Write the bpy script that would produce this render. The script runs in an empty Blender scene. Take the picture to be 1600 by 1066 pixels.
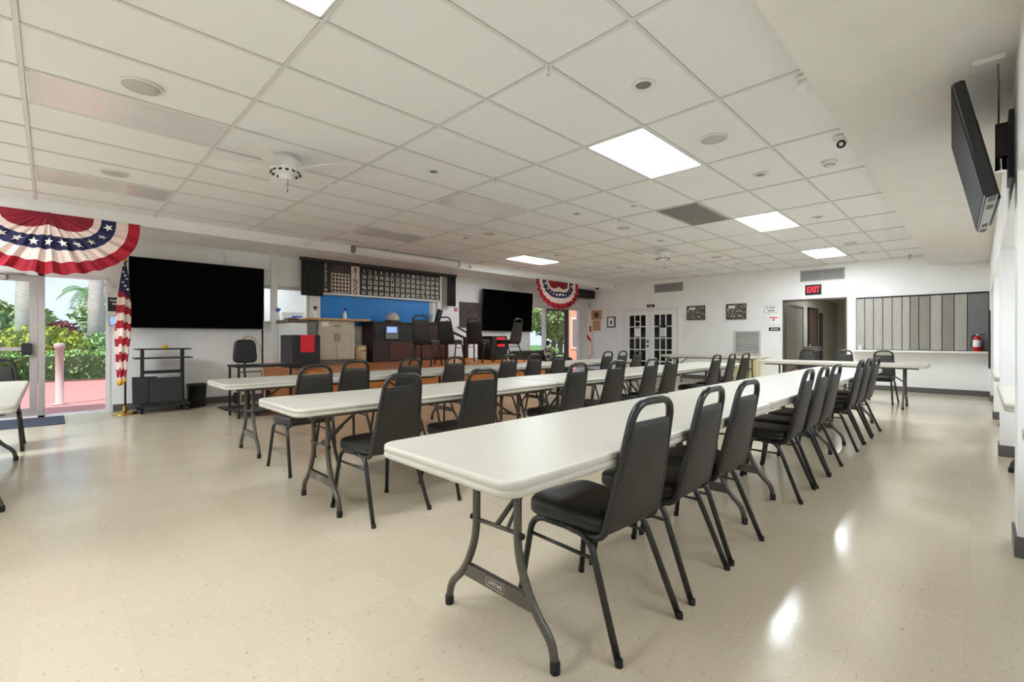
import bpy, bmesh, math, random
from mathutils import Vector, Matrix, Euler
R = math.radians
PI = math.pi
random.seed(7)
SC = bpy.context.scene
COL = SC.collection

def rgb(r, g, b):
    f = lambda c: (c/255/12.92) if c/255 <= .04045 else ((c/255+.055)/1.055)**2.4
    return (f(r), f(g), f(b), 1)

# ------------------------------------------------------------------ camera, sky, sun, exposure
cam_d = bpy.data.cameras.new('camera'); cam = bpy.data.objects.new('camera', cam_d); COL.objects.link(cam)
cam.location = (0, 0, 1.16); cam.rotation_euler = (R(90), 0, .789)
cam_d.sensor_width = 36; cam_d.lens = 726/1600*36; cam_d.shift_y = -4/1600
cam_d.clip_start = .02; cam_d.clip_end = 300
SC.camera = cam
SC.view_settings.view_transform = 'Standard'; SC.view_settings.look = 'None'
SC.view_settings.gamma = 1; SC.view_settings.use_curve_mapping = False
SC.view_settings.exposure = 1.18
try:
    SC.cycles.max_bounces = 10; SC.cycles.diffuse_bounces = 6; SC.cycles.glossy_bounces = 4
    SC.cycles.transparent_max_bounces = 12; SC.cycles.sample_clamp_indirect = 6; SC.cycles.caustics_reflective = False
    SC.cycles.use_denoising = True
except Exception: pass

W = bpy.data.worlds.new('sky'); SC.world = W; W.use_nodes = True
wn = W.node_tree.nodes; wl = W.node_tree.links; wn.clear()
wo = wn.new('ShaderNodeOutputWorld'); bg = wn.new('ShaderNodeBackground'); wl.new(bg.outputs[0], wo.inputs[0])
tc = wn.new('ShaderNodeTexCoord'); sp = wn.new('ShaderNodeSeparateXYZ'); wl.new(tc.outputs['Generated'], sp.inputs[0])
rp = wn.new('ShaderNodeValToRGB'); wl.new(sp.outputs['Z'], rp.inputs[0])
rp.color_ramp.elements[0].position = 0.0; rp.color_ramp.elements[0].color = (.80, .90, 1.0, 1)
rp.color_ramp.elements[1].position = 0.6; rp.color_ramp.elements[1].color = (.36, .62, 1.0, 1)
nz = wn.new('ShaderNodeTexNoise'); nz.inputs['Scale'].default_value = 3.0; nz.inputs['Detail'].default_value = 5
wl.new(tc.outputs['Generated'], nz.inputs['Vector'])
cr = wn.new('ShaderNodeValToRGB'); cr.color_ramp.elements[0].position = .5; cr.color_ramp.elements[1].position = .72
wl.new(nz.outputs[0], cr.inputs[0])
mx = wn.new('ShaderNodeMixRGB'); wl.new(cr.outputs[0], mx.inputs[0]); wl.new(rp.outputs[0], mx.inputs[1]); mx.inputs[2].default_value = (1, 1, 1, 1)
wl.new(mx.outputs[0], bg.inputs[0]); bg.inputs[1].default_value = .53

sun_d = bpy.data.lights.new('sun', 'SUN'); sun = bpy.data.objects.new('sun', sun_d); COL.objects.link(sun)
sun_d.energy = 2.1; sun_d.angle = R(1.0); sun_d.color = (1, .96, .88)
sun.rotation_euler = Vector((-.32, .48, -.82)).to_track_quat('-Z', 'Y').to_euler()
LIT = 20.            # radiance of a lit ceiling panel

# ------------------------------------------------------------------ materials
MATS = {}
def mat(name, col, rough=.5, metal=0., spec=.5, emit=None, es=0., coat=0.):
    if name in MATS: return MATS[name]
    m = bpy.data.materials.new(name); m.use_nodes = True
    b = m.node_tree.nodes['Principled BSDF']
    b.inputs['Base Color'].default_value = col if len(col) == 4 else (*col, 1)
    b.inputs['Roughness'].default_value = rough; b.inputs['Metallic'].default_value = metal
    b.inputs['Specular IOR Level'].default_value = spec
    b.inputs['Coat Weight'].default_value = coat
    if emit: b.inputs['Emission Color'].default_value = emit; b.inputs['Emission Strength'].default_value = es
    MATS[name] = m; return m

def noisy(name, c1, c2, scale=8, rough=.5, stretch=(1, 1, 1), bump=0., bscale=None, spec=.5, lo=.35, hi=.65):
    m = mat(name, c1, rough, spec=spec); nt = m.node_tree; n, l = nt.nodes, nt.links
    b = n['Principled BSDF']; t = n.new('ShaderNodeTexCoord'); mp = n.new('ShaderNodeMapping')
    mp.inputs['Scale'].default_value = stretch; l.new(t.outputs['Object'], mp.inputs[0])
    z = n.new('ShaderNodeTexNoise'); z.inputs['Scale'].default_value = scale; z.inputs['Detail'].default_value = 4
    l.new(mp.outputs[0], z.inputs['Vector'])
    r = n.new('ShaderNodeValToRGB'); r.color_ramp.elements[0].color = c1; r.color_ramp.elements[1].color = c2
    r.color_ramp.elements[0].position = lo; r.color_ramp.elements[1].position = hi
    l.new(z.outputs[0], r.inputs[0]); l.new(r.outputs[0], b.inputs['Base Color'])
    if bump:
        z2 = n.new('ShaderNodeTexNoise'); z2.inputs['Scale'].default_value = bscale or scale*4; z2.inputs['Detail'].default_value = 2
        l.new(t.outputs['Object'], z2.inputs['Vector'])
        bp = n.new('ShaderNodeBump'); bp.inputs['Strength'].default_value = bump; bp.inputs['Distance'].default_value = .003
        l.new(z2.outputs[0], bp.inputs['Height']); l.new(bp.outputs[0], b.inputs['Normal'])
    return m

def floor_mat():
    m = mat('vinyl_tile', rgb(205, 190, 158), .2, spec=.5); nt = m.node_tree; n, l = nt.nodes, nt.links
    b = n['Principled BSDF']; t = n.new('ShaderNodeTexCoord')
    br = n.new('ShaderNodeTexBrick'); br.offset = 0; br.squash = 1
    br.inputs['Scale'].default_value = 1; br.inputs['Brick Width'].default_value = .3048; br.inputs['Row Height'].default_value = .3048
    br.inputs['Mortar Size'].default_value = .0011; br.inputs['Mortar Smooth'].default_value = .3
    br.inputs['Color1'].default_value = rgb(198, 185, 162); br.inputs['Color2'].default_value = rgb(194, 180, 156)
    br.inputs['Mortar'].default_value = rgb(188, 174, 150)
    mo = n.new('ShaderNodeMapping'); mo.inputs['Location'].default_value = (.04, .08, 0); l.new(t.outputs['Object'], mo.inputs[0]); l.new(mo.outputs[0], br.inputs['Vector'])
    def flecks(scale, stretch, lo, hi, rot):
        mp = n.new('ShaderNodeMapping'); mp.inputs['Scale'].default_value = stretch; mp.inputs['Rotation'].default_value = (0, 0, rot)
        l.new(t.outputs['Object'], mp.inputs[0])
        z = n.new('ShaderNodeTexNoise'); z.inputs['Scale'].default_value = scale; z.inputs['Detail'].default_value = 2
        l.new(mp.outputs[0], z.inputs['Vector'])
        r = n.new('ShaderNodeValToRGB'); r.color_ramp.elements[0].position = lo; r.color_ramp.elements[1].position = hi
        l.new(z.outputs[0], r.inputs[0]); return r
    prev = br.outputs['Color']
    for (sc, st, lo, hi, rot, c, a) in ((115, (1, .30, 1), .67, .74, .6, rgb(134, 110, 82), .7), (95, (.32, 1, 1), .69, .75, .2, rgb(120, 100, 78), .65), (70, (1, .5, 1), .63, .72, 1.2, rgb(228, 218, 198), .35)):
        f = flecks(sc, st, lo, hi, rot)
        mm = n.new('ShaderNodeMath'); mm.operation = 'MULTIPLY'; mm.inputs[1].default_value = a; l.new(f.outputs[0], mm.inputs[0])
        x = n.new('ShaderNodeMixRGB'); l.new(mm.outputs[0], x.inputs[0]); l.new(prev, x.inputs[1]); x.inputs[2].default_value = c
        prev = x.outputs[0]
    l.new(prev, b.inputs['Base Color'])
    z = n.new('ShaderNodeTexNoise'); z.inputs['Scale'].default_value = 2.2; z.inputs['Detail'].default_value = 3
    l.new(t.outputs['Object'], z.inputs['Vector'])
    mr = n.new('ShaderNodeMapRange'); mr.inputs[1].default_value = .3; mr.inputs[2].default_value = .7
    mr.inputs[3].default_value = .13; mr.inputs[4].default_value = .21
    l.new(z.outputs[0], mr.inputs[0]); l.new(mr.outputs[0], b.inputs['Roughness'])
    bp = n.new('ShaderNodeBump'); bp.inputs['Strength'].default_value = .12; bp.inputs['Distance'].default_value = .005
    z3 = n.new('ShaderNodeTexNoise'); z3.inputs['Scale'].default_value = 9; l.new(t.outputs['Object'], z3.inputs['Vector'])
    l.new(z3.outputs[0], bp.inputs['Height']); l.new(bp.outputs[0], b.inputs['Normal'])
    return m

M_FLOOR = floor_mat()
M_WALL = noisy('wall_paint', rgb(242, 241, 239), rgb(238, 237, 235), 3, .6, bump=.05, bscale=60)
M_SOFFIT = noisy('soffit_paint', rgb(236, 233, 229), rgb(231, 228, 224), 3, .6, bump=.05, bscale=60)
M_TILE = noisy('ceiling_tile', rgb(242, 243, 244), rgb(238, 239, 240), 140, .85, bump=.3, bscale=160, spec=.2)
M_TBAR = mat('ceiling_grid_metal', rgb(222, 222, 220), .45)
M_DKGAP = mat('shadow_gap', rgb(170, 168, 164), .8)
M_BASE = mat('baseboard_vinyl', rgb(92, 90, 88), .45)
M_WHITE = mat('white_paint', rgb(238, 238, 236), .4)
M_TRIMW = mat('trim_white', rgb(232, 230, 226), .4)
M_PLASTIC = noisy('table_plastic', rgb(199, 194, 181), rgb(195, 190, 176), 40, .35, bump=.15, bscale=220)
M_LEG = noisy('table_leg_steel', rgb(82, 75, 64), rgb(75, 68, 58), 60, .35, spec=.6)
M_RUB = mat('black_rubber', rgb(22, 20, 20), .7)
M_CHFRAME = mat('chair_black_steel', rgb(26, 23, 20), .28, spec=.6)
M_VINYL = noisy('black_vinyl', rgb(34, 31, 27), rgb(29, 26, 23), 30, .42, bump=.25, bscale=380, spec=.5)
M_VINYLB = noisy('black_vinyl_back', rgb(46, 42, 36), rgb(41, 37, 32), 30, .5, bump=.25, bscale=380, spec=.5)
M_BLACK = mat('black_plastic', rgb(20, 20, 21), .4)
M_BLACKM = mat('black_metal', rgb(28, 28, 29), .4)
M_SCREEN = mat('tv_screen', rgb(2, 2, 2), .5, spec=.03)
M_CHROME = mat('chrome', rgb(205, 205, 205), .18, 1.)
M_STEEL = mat('brushed_steel', rgb(172, 172, 170), .32, 1.)
M_BRASS = mat('brass', rgb(205, 165, 80), .25, 1.)
M_GOLD = mat('gold_fringe', rgb(226, 168, 44), .6)
M_LIT = mat('light_diffuser_lit', (1, 1, 1, 1), .5, emit=(.95, .98, 1, 1), es=LIT)
M_LITD = mat('light_diffuser_dim', rgb(240, 240, 238), .3, emit=(.86, .94, 1, 1), es=15.)
M_UNLIT = mat('light_diffuser_off', rgb(230, 230, 230), .22, coat=.4)
M_RED = mat('red_paper', rgb(232, 30, 48), .6)
M_REDX = mat('red_enamel', rgb(188, 18, 22), .3)
M_BLUE = noisy('blue_wall_panel', rgb(4, 136, 222), rgb(2, 128, 212), 2, .4)
M_WOODO = noisy('orange_wood', rgb(196, 122, 58), rgb(172, 100, 44), 5, .35, stretch=(6, .5, 6))
M_WOODD = noisy('dark_brown_wood', rgb(62, 36, 30), rgb(50, 28, 24), 6, .35, stretch=(4, .6, 4))
M_WOODC = noisy('counter_wood', rgb(214, 172, 116), rgb(196, 152, 98), 7, .35, stretch=(6, .6, 6))
M_CREAM = mat('cream_cabinet', rgb(204, 194, 172), .45)
M_CARP = noisy('grey_stage_carpet', rgb(110, 106, 104), rgb(92, 88, 86), 60, .9)
M_CURT = noisy('dark_grey_curtain', rgb(66, 64, 60), rgb(54, 52, 49), 14, .8, stretch=(1, 6, .2))
M_BROWNCL = noisy('brown_cloth', rgb(92, 80, 78), rgb(72, 62, 62), 5, .8)
M_STONE = noisy('brown_stone', rgb(128, 104, 90), rgb(84, 66, 58), 22, .4)
M_GREYP = noisy('partition_vinyl', rgb(180, 174, 166), rgb(172, 166, 158), 24, .55, stretch=(1, 1, .2))
M_GREYP2 = noisy('partition_vinyl_dark', rgb(150, 143, 134), rgb(142, 135, 126), 24, .55, stretch=(1, 1, .2))
M_GREYP3 = mat('partition_slate', rgb(122, 122, 122), .55)
M_VENT = mat('vent_metal', rgb(168, 166, 162), .5)
M_VENTD = mat('vent_dark', rgb(92, 90, 88), .7)
M_ALU = mat('aluminium_frame', rgb(178, 170, 166), .4, .4)
M_ALUW = mat('white_aluminium', rgb(226, 222, 222), .4)
M_BRONZE = mat('bronze_frame', rgb(112, 104, 100), .4, .3)
M_SOFA = noisy('olive_brown_leather', rgb(62, 56, 46), rgb(52, 46, 38), 12, .4)
M_MAT = noisy('entry_mat', rgb(74, 78, 92), rgb(60, 64, 78), 200, .95)
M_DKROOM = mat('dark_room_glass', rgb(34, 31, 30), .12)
M_DOORBR = noisy('hall_door_wood', rgb(96, 80, 68), rgb(84, 68, 58), 5, .45, stretch=(6, 6, .5))
M_DOORGR = mat('hall_door_grey', rgb(140, 132, 120), .45)
M_HALL = mat('hall_paint', rgb(196, 192, 178), .6)
M_PINK = noisy('pink_paving', rgb(226, 150, 140), rgb(214, 136, 126), 12, .8)
M_STUCCO = noisy('peach_stucco', rgb(232, 176, 142), rgb(224, 166, 132), 20, .8)
M_BARK = noisy('pale_palm_bark', rgb(214, 206, 196), rgb(192, 184, 174), 6, .8, stretch=(1, 1, 5))
M_BARKD = noisy('brown_bark', rgb(124, 104, 84), rgb(100, 82, 66), 8, .85, stretch=(1, 1, 3))
M_SOIL = noisy('mulch', rgb(120, 92, 76), rgb(92, 70, 56), 30, .95)
M_GRASS = noisy('grass', rgb(110, 150, 70), rgb(90, 130, 56), 20, .9)
def leaf(name, a, b_): return noisy(name, a, b_, 3, .5, lo=.3, hi=.7)
M_LEAF1 = leaf('hedge_leaf', rgb(120, 168, 84), rgb(176, 206, 128))
M_LEAF2 = leaf('tree_leaf', rgb(120, 150, 88), rgb(168, 184, 120))
M_LEAF3 = leaf('yellow_shrub_leaf', rgb(190, 200, 60), rgb(150, 170, 50))
M_LEAF4 = leaf('maroon_leaf', rgb(150, 60, 84), rgb(112, 50, 66))
M_LEAF5 = leaf('palm_leaf', rgb(90, 140, 80), rgb(130, 170, 100))
M_FRED = noisy('bunting_red', rgb(176, 22, 44), rgb(150, 18, 40), 6, .8)
M_FREDD = noisy('bunting_dark_red', rgb(150, 30, 48), rgb(128, 26, 42), 6, .8)
M_FWHT = noisy('bunting_white', rgb(240, 220, 210), rgb(228, 204, 194), 6, .8)
M_FBLU = noisy('bunting_blue', rgb(38, 40, 84), rgb(30, 32, 70), 6, .8)
M_FSTAR = mat('star_white', rgb(245, 236, 230), .8)
M_BOARD = mat('board_black', rgb(34, 30, 28), .45)
M_NUM = mat('number_cream', rgb(228, 218, 196), .5)
M_BCREAM = mat('board_cream', rgb(232, 214, 196), .5)
M_BBROWN = mat('letter_brown', rgb(92, 30, 22), .5)
M_PAPER = mat('paper_white', rgb(244, 244, 242), .6)
M_TXT = mat('print_grey', rgb(70, 70, 72), .6)
M_EXIT = mat('exit_red', rgb(255, 40, 60), .5, emit=rgb(255, 30, 50), es=1.3)
M_PHONE = mat('small_screen', rgb(120, 150, 220), .3, emit=rgb(120, 150, 225), es=.6)
M_CORK = noisy('tan_board', rgb(206, 158, 116), rgb(192, 142, 100), 20, .7)
M_PICT = noisy('aerial_print', rgb(70, 68, 60), rgb(196, 190, 172), 26, .5, lo=.5, hi=.62)
M_FRAMED = mat('dark_frame', rgb(58, 52, 46), .5)
M_YEL = mat('yellow_plastic', rgb(226, 180, 40), .5)
M_BLUEP = mat('blue_plastic', rgb(30, 70, 200), .4)
M_GREY = mat('grey_plastic', rgb(120, 122, 122), .5)
M_LGREY = mat('light_grey_plastic', rgb(196, 194, 190), .5)
M_TAN = mat('tan_metal', rgb(206, 184, 150), .4, .3)

def glass_mat():
    m = bpy.data.materials.new('window_glass'); m.use_nodes = True; n, l = m.node_tree.nodes, m.node_tree.links; n.clear()
    o = n.new('ShaderNodeOutputMaterial'); t = n.new('ShaderNodeBsdfTransparent'); g = n.new('ShaderNodeBsdfGlossy')
    g.inputs['Roughness'].default_value = .02; t.inputs[0].default_value = (.96, .98, .99, 1)
    lw = n.new('ShaderNodeLayerWeight'); pw = n.new('ShaderNodeMath'); pw.operation = 'POWER'; pw.inputs[1].default_value = 5
    l.new(lw.outputs['Facing'], pw.inputs[0]); f = n.new('ShaderNodeMath'); f.operation = 'MULTIPLY_ADD'; f.inputs[1].default_value = .9; f.inputs[2].default_value = .035
    l.new(pw.outputs[0], f.inputs[0]); x = n.new('ShaderNodeMixShader')
    l.new(f.outputs[0], x.inputs[0]); l.new(t.outputs[0], x.inputs[1]); l.new(g.outputs[0], x.inputs[2]); l.new(x.outputs[0], o.inputs[0])
    return m
M_GLASS = glass_mat()

# ------------------------------------------------------------------ mesh helpers
class MB:
    def __init__(s): s.v = []; s.f = []; s.mi = []; s.sm = []; s.mats = []
    def m(s, mt):
        if mt not in s.mats: s.mats.append(mt)
        return s.mats.index(mt)
    def face(s, idx, mt, smooth=False): s.f.append(idx); s.mi.append(s.m(mt)); s.sm.append(smooth)
    def poly(s, pts, mt, smooth=False):
        b = len(s.v); s.v += [tuple(p) for p in pts]; s.face(list(range(b, b+len(pts))), mt, smooth); return s
    def box(s, lo, hi, mt, M=None):
        x0, y0, z0 = lo; x1, y1, z1 = hi
        P = [(x0, y0, z0), (x1, y0, z0), (x1, y1, z0), (x0, y1, z0), (x0, y0, z1), (x1, y0, z1), (x1, y1, z1), (x0, y1, z1)]
        if M is not None: P = [tuple(M @ Vector(p)) for p in P]
        b = len(s.v); s.v += P
        for q in ((0, 3, 2, 1), (4, 5, 6, 7), (0, 1, 5, 4), (1, 2, 6, 5), (2, 3, 7, 6), (3, 0, 4, 7)): s.face([b+i for i in q], mt)
        return s
    def bbox(s, lo, hi, mt, bev=.01, M=None):
        # box with bevelled edges: chamfered loops along z
        x0, y0, z0 = lo; x1, y1, z1 = hi; loops = []
        for z, i in ((z0, bev), (z0+bev, 0), (z1-bev, 0), (z1, bev)):
            loops.append([(x0+i+bev*.0, y0+bev+i*.0, z) if False else p for p in s._oct(x0+i, y0+i, x1-i, y1-i, bev, z)])
        if M is not None: loops = [[tuple(M @ Vector(p)) for p in L] for L in loops]
        return s.loft(loops, mt, smooth=False)
    def _oct(s, x0, y0, x1, y1, c, z):
        return [(x0+c, y0, z), (x1-c, y0, z), (x1, y0+c, z), (x1, y1-c, z), (x1-c, y1, z), (x0+c, y1, z), (x0, y1-c, z), (x0, y0+c, z)]
    def loft(s, loops, mt, smooth=True, cap=True, closed=True):
        n = len(loops[0]); b = len(s.v)
        for L in loops: s.v += [tuple(p) for p in L]
        for i in range(len(loops)-1):
            for j in range(n if closed else n-1):
                k = (j+1) % n
                s.face([b+i*n+j, b+i*n+k, b+(i+1)*n+k, b+(i+1)*n+j], mt, smooth)
        if cap:
            s.face([b+j for j in range(n)][::-1], mt); e = b+(len(loops)-1)*n; s.face([e+j for j in range(n)], mt)
        return s
    def tube(s, pts, r, mt, n=10, fillet=0., seg=5, cap=True, flat=1.0):
        P = fil(pts, fillet, seg) if fillet else [Vector(p) for p in pts]
        loops = []; up = None
        for i, p in enumerate(P):
            t = (P[min(i+1, len(P)-1)]-P[max(i-1, 0)]).normalized()
            if up is None:
                a = Vector((0, 0, 1)) if abs(t.z) < .9 else Vector((0, 1, 0))
                up = (a-t*a.dot(t)).normalized()
            else:
                up = (up-t*up.dot(t)); up = up.normalized() if up.length > 1e-6 else t.orthogonal().normalized()
            sd = t.cross(up); rr = r[i] if isinstance(r, (list, tuple)) else r
            loops.append([p+up*rr*math.cos(2*PI*k/n)*flat+sd*rr*math.sin(2*PI*k/n) for k in range(n)])
        return s.loft(loops, mt, True, cap)
    def cyl(s, p0, p1, r, mt, n=16, r2=None):
        return s.tube([p0, p1], [r, r if r2 is None else r2], mt, n)
    def lathe(s, prof, mt, n=24, c=(0, 0, 0), smooth=True, axis='z', M=None):
        loops = []
        for r, z in prof:
            L = [(r*math.cos(2*PI*k/n), r*math.sin(2*PI*k/n), z) for k in range(n)]
            L = [(c[0]+x, c[1]+y, c[2]+zz) for x, y, zz in L]
            if M is not None: L = [tuple(M @ Vector(p)) for p in L]
            loops.append(L)
        return s.loft(loops, mt, smooth)
    def prism(s, pts2, z0, z1, mt, smooth=False):
        return s.loft([[(x, y, z0) for x, y in pts2], [(x, y, z1) for x, y in pts2]], mt, smooth)
    def add(s, o, M=None):
        b = len(s.v); s.v += [tuple(M @ Vector(p)) if M is not None else p for p in o.v]
        for f, mi, sm in zip(o.f, o.mi, o.sm): s.face([b+i for i in f], o.mats[mi], sm)
        return s
    def build(s, name, parent=None, loc=(0, 0, 0), rot=(0, 0, 0)):
        me = bpy.data.meshes.new(name); me.from_pydata(s.v, [], s.f)
        for mt in s.mats: me.materials.append(mt)
        me.polygons.foreach_set('material_index', s.mi); me.polygons.foreach_set('use_smooth', s.sm)
        me.validate(); me.update()
        bm = bmesh.new(); bm.from_mesh(me); bmesh.ops.recalc_face_normals(bm, faces=bm.faces); bm.to_mesh(me); bm.free()
        o = bpy.data.objects.new(name, me); COL.objects.link(o); o.location = loc; o.rotation_euler = rot
        if parent: o.parent = parent
        return o

def fil(pts, r, seg=5):
    P = [Vector(p) for p in pts]; out = [P[0]]
    for i in range(1, len(P)-1):
        a, b, c = P[i-1], P[i], P[i+1]; u = (a-b); w = (c-b)
        d = min(r, u.length*.48, w.length*.48); p, q = b+u.normalized()*d, b+w.normalized()*d
        for k in range(seg+1):
            t = k/seg; out.append(p*(1-t)**2+b*2*t*(1-t)+q*t*t)
    out.append(P[-1]); return out

def rrect(w0, w1, y0, y1, r, n=6, dx=0):
    # rounded outline: width w0 at y0, w1 at y1 (counter-clockwise)
    C = [(-w0/2, y0), (w0/2, y0), (w1/2, y1), (-w1/2, y1)]; out = []
    for i in range(4):
        a, b, c = Vector(C[i-1]), Vector(C[i]), Vector(C[(i+1) % 4])
        rr = r[i] if isinstance(r, (list, tuple)) else r
        p, q = b+(a-b).normalized()*rr, b+(c-b).normalized()*rr
        for k in range(n+1):
            t = k/n; v = p*(1-t)**2+b*2*t*(1-t)+q*t*t; out.append((v.x+dx, v.y))
    return out
def inset(loop, d):
    cx = sum(p[0] for p in loop)/len(loop); cy = sum(p[1] for p in loop)/len(loop); out = []
    n = len(loop)
    for i in range(n):
        a, b = Vector(loop[i-1]), Vector(loop[(i+1) % n]); t = (b-a).normalized(); nrm = Vector((-t.y, t.x))
        out.append((loop[i][0]+nrm.x*d, loop[i][1]+nrm.y*d))
    return out

def text_mb(txt, size, mt, M, depth=.002, align='CENTER', bold=0., sx=1., font=None):
    cu = bpy.data.curves.new('t', 'FONT'); cu.body = txt; cu.size = size; cu.align_x = align; cu.align_y = 'CENTER'
    cu.extrude = depth/2; cu.offset = bold; cu.resolution_u = 3
    o = bpy.data.objects.new('t', cu); COL.objects.link(o)
    dg = bpy.context.evaluated_depsgraph_get(); me = bpy.data.meshes.new_from_object(o.evaluated_get(dg))
    mb = MB(); S = M @ Matrix.Diagonal((sx, 1, 1, 1))
    mb.v = [tuple(S @ v.co) for v in me.vertices]
    for p in me.polygons: mb.face(list(p.vertices), mt)
    bpy.data.objects.remove(o); bpy.data.curves.remove(cu); bpy.data.meshes.remove(me)
    return mb
def face_px(x, y, z):   # text plane facing +X : reading direction is +Y seen from +X
    return Matrix.Translation((x, y, z)) @ Matrix(((0, 0, 1, 0), (1, 0, 0, 0), (0, 1, 0, 0), (0, 0, 0, 1)))
def face_my(x, y, z):   # text plane facing -Y : reading direction +X
    return Matrix.Translation((x, y, z)) @ Matrix(((1, 0, 0, 0), (0, 0, -1, 0), (0, 1, 0, 0), (0, 0, 0, 1)))

def thing(name, label, cat, loc=(0, 0, 0), rz=0, group=None):
    o = bpy.data.objects.new(name, None); COL.objects.link(o); o.location = loc; o.rotation_euler = (0, 0, rz)
    o.empty_display_size = .1
    return tag(o, label, cat, group)
def tag(o, label, cat, group=None):
    o['label'] = label; o['category'] = cat
    if group: o['group'] = group
    return o
def struct(mb, name, parent=None):
    o = mb.build(name, parent)
    if not parent: o['kind'] = 'structure'
    return o
def dup(root, loc, rz, label, group=None, swap=None):
    r = root.copy(); COL.objects.link(r); r.location = loc; r.rotation_euler = (0, 0, rz); r['label'] = label
    if group: r['group'] = group
    for ch in list(root.children):
        c = ch.copy(); COL.objects.link(c); c.parent = r
        for g in list(ch.children):
            d = g.copy(); COL.objects.link(d); d.parent = c
    return r

# ------------------------------------------------------------------ room measures
XL, XB, XR, XS = -9.7, -8.5, .14, -.73      # left wall, beam face, right wall, soffit edge
YB, YS = 13.2, -3.2                         # back wall, wall behind the camera
ZC, ZS, ZBM = 2.935, 2.71, 2.78             # tile ceiling, soffit, beam underside
GX, GY, TW, TL = -1.369, 2.30, .6096, 1.2192  # ceiling grid origin and module

# floor
struct(MB().box((XL-.15, YS-.2, -.1), (2.0, YB+.1, 0), M_FLOOR), 'floor')
# ceiling tiles: slab above the grid
LITS = [(1, 1), (1, 4), (1, 7), (1, -2), (5, -5+.0)]
cl = MB().box((XL-.15, YS-.2, ZC+.004), (2.0, YB+.15, ZC+.12), M_TILE)
struct(cl, 'ceiling')
g = MB()
i = -1
while GX-TW*i > XB-.3:
    x = GX-TW*i
    if x < XS+.02: g.box((x-.012, YS, ZC-.004), (x+.012, YB, ZC+.006), M_TBAR); g.box((x-.014, YS, ZC+.001), (x+.014, YB, ZC+.0055), M_DKGAP)
    i += 1
for j in range(-5, 10):
    y = GY+TL*j
    if YS < y < YB: g.box((XB-.02, y-.012, ZC-.0045), (XS+.02, y+.012, ZC+.006), M_TBAR); g.box((XB-.02, y-.014, ZC+.001), (XS+.02, y+.014, ZC+.0055), M_DKGAP)
struct(g, 'trim_1')
# soffit on the right, beam on the left
struct(MB().box((XS, YS, ZS), (XR+.2, YB, ZC+.01), M_SOFFIT), 'ceiling_soffit')
struct(MB().box((XL, YS, ZBM), (XB, YB, ZC+.01), M_WALL), 'ceiling_beam')

# left wall with two glazed entrances
D1 = (-1.42, .67, 2.13); D2 = (10.35, 12.95, 2.17)
wl_ = MB()
for (a, b, z0, z1) in ((YS, D1[0], 0, ZC), (D1[0], D1[1], D1[2], ZC), (D1[1], 2.72, 0, ZC), (2.72, 3.72, 0, 1.49), (2.72, 3.72, 2.13, ZC), (3.72, D2[0], 0, ZC), (D2[0], D2[1], D2[2], ZC), (D2[1], YB+.15, 0, ZC)):
    wl_.box((XL-.15, a, z0), (XL, b, z1), M_WALL)
nw = MB()
nw.box((XL-1.3, 2.5, 1.2), (XL-1.25, 4.2, 2.5), M_WALL).box((XL-1.3, 2.45, 1.2), (XL-.15, 2.5, 2.5), M_WALL).box((XL-1.3, 4.2, 1.2), (XL-.15, 4.25, 2.5), M_WALL)
nw.box((XL-1.3, 2.45, 2.5), (XL-.15, 4.25, 2.55), M_WALL).box((XL-1.3, 2.45, 1.15), (XL-.15, 4.25, 1.2), M_WALL)
struct(nw, 'wall_niche')
struct(wl_, 'wall_left')
bb = MB()
for a, b in ((YS, D1[0]-.03), (D1[1]+.03, 2.88), (7.92, D2[0]-.03)): bb.box((XL, a, 0), (XL+.012, b, .11), M_BASE)
struct(bb, 'baseboard_left')
# back wall with hall opening, window hatch
HX0, HX1, HZ = -3.53, -2.19, 2.13; PX0, PX1, PZ0, PZ1 = -2.02, .13, .9, 2.1
wb = MB()
for (a, b, z0, z1) in ((XL-.15, HX0, 0, ZC), (HX0, HX1, HZ, ZC), (HX1, PX0, 0, ZC), (PX0, PX1, PZ1, ZC), (PX0, PX1, 0, PZ0), (PX1, 2.0, 0, ZC)):
    wb.box((a, YB, z0), (b, YB+.15, z1), M_WALL)
wb.box((PX0, YB+.12, PZ0), (PX1, YB+.15, PZ1), M_DKGAP)
struct(wb, 'wall_back')
struct(MB().box((XL, YB-.012, 0), (-8.15, YB, .11), M_BASE).box((-6.2, YB-.012, 0), (HX0-.03, YB, .11), M_BASE).box((HX1+.03, YB-.012, 0), (XR, YB, .11), M_BASE), 'baseboard_back')
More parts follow.
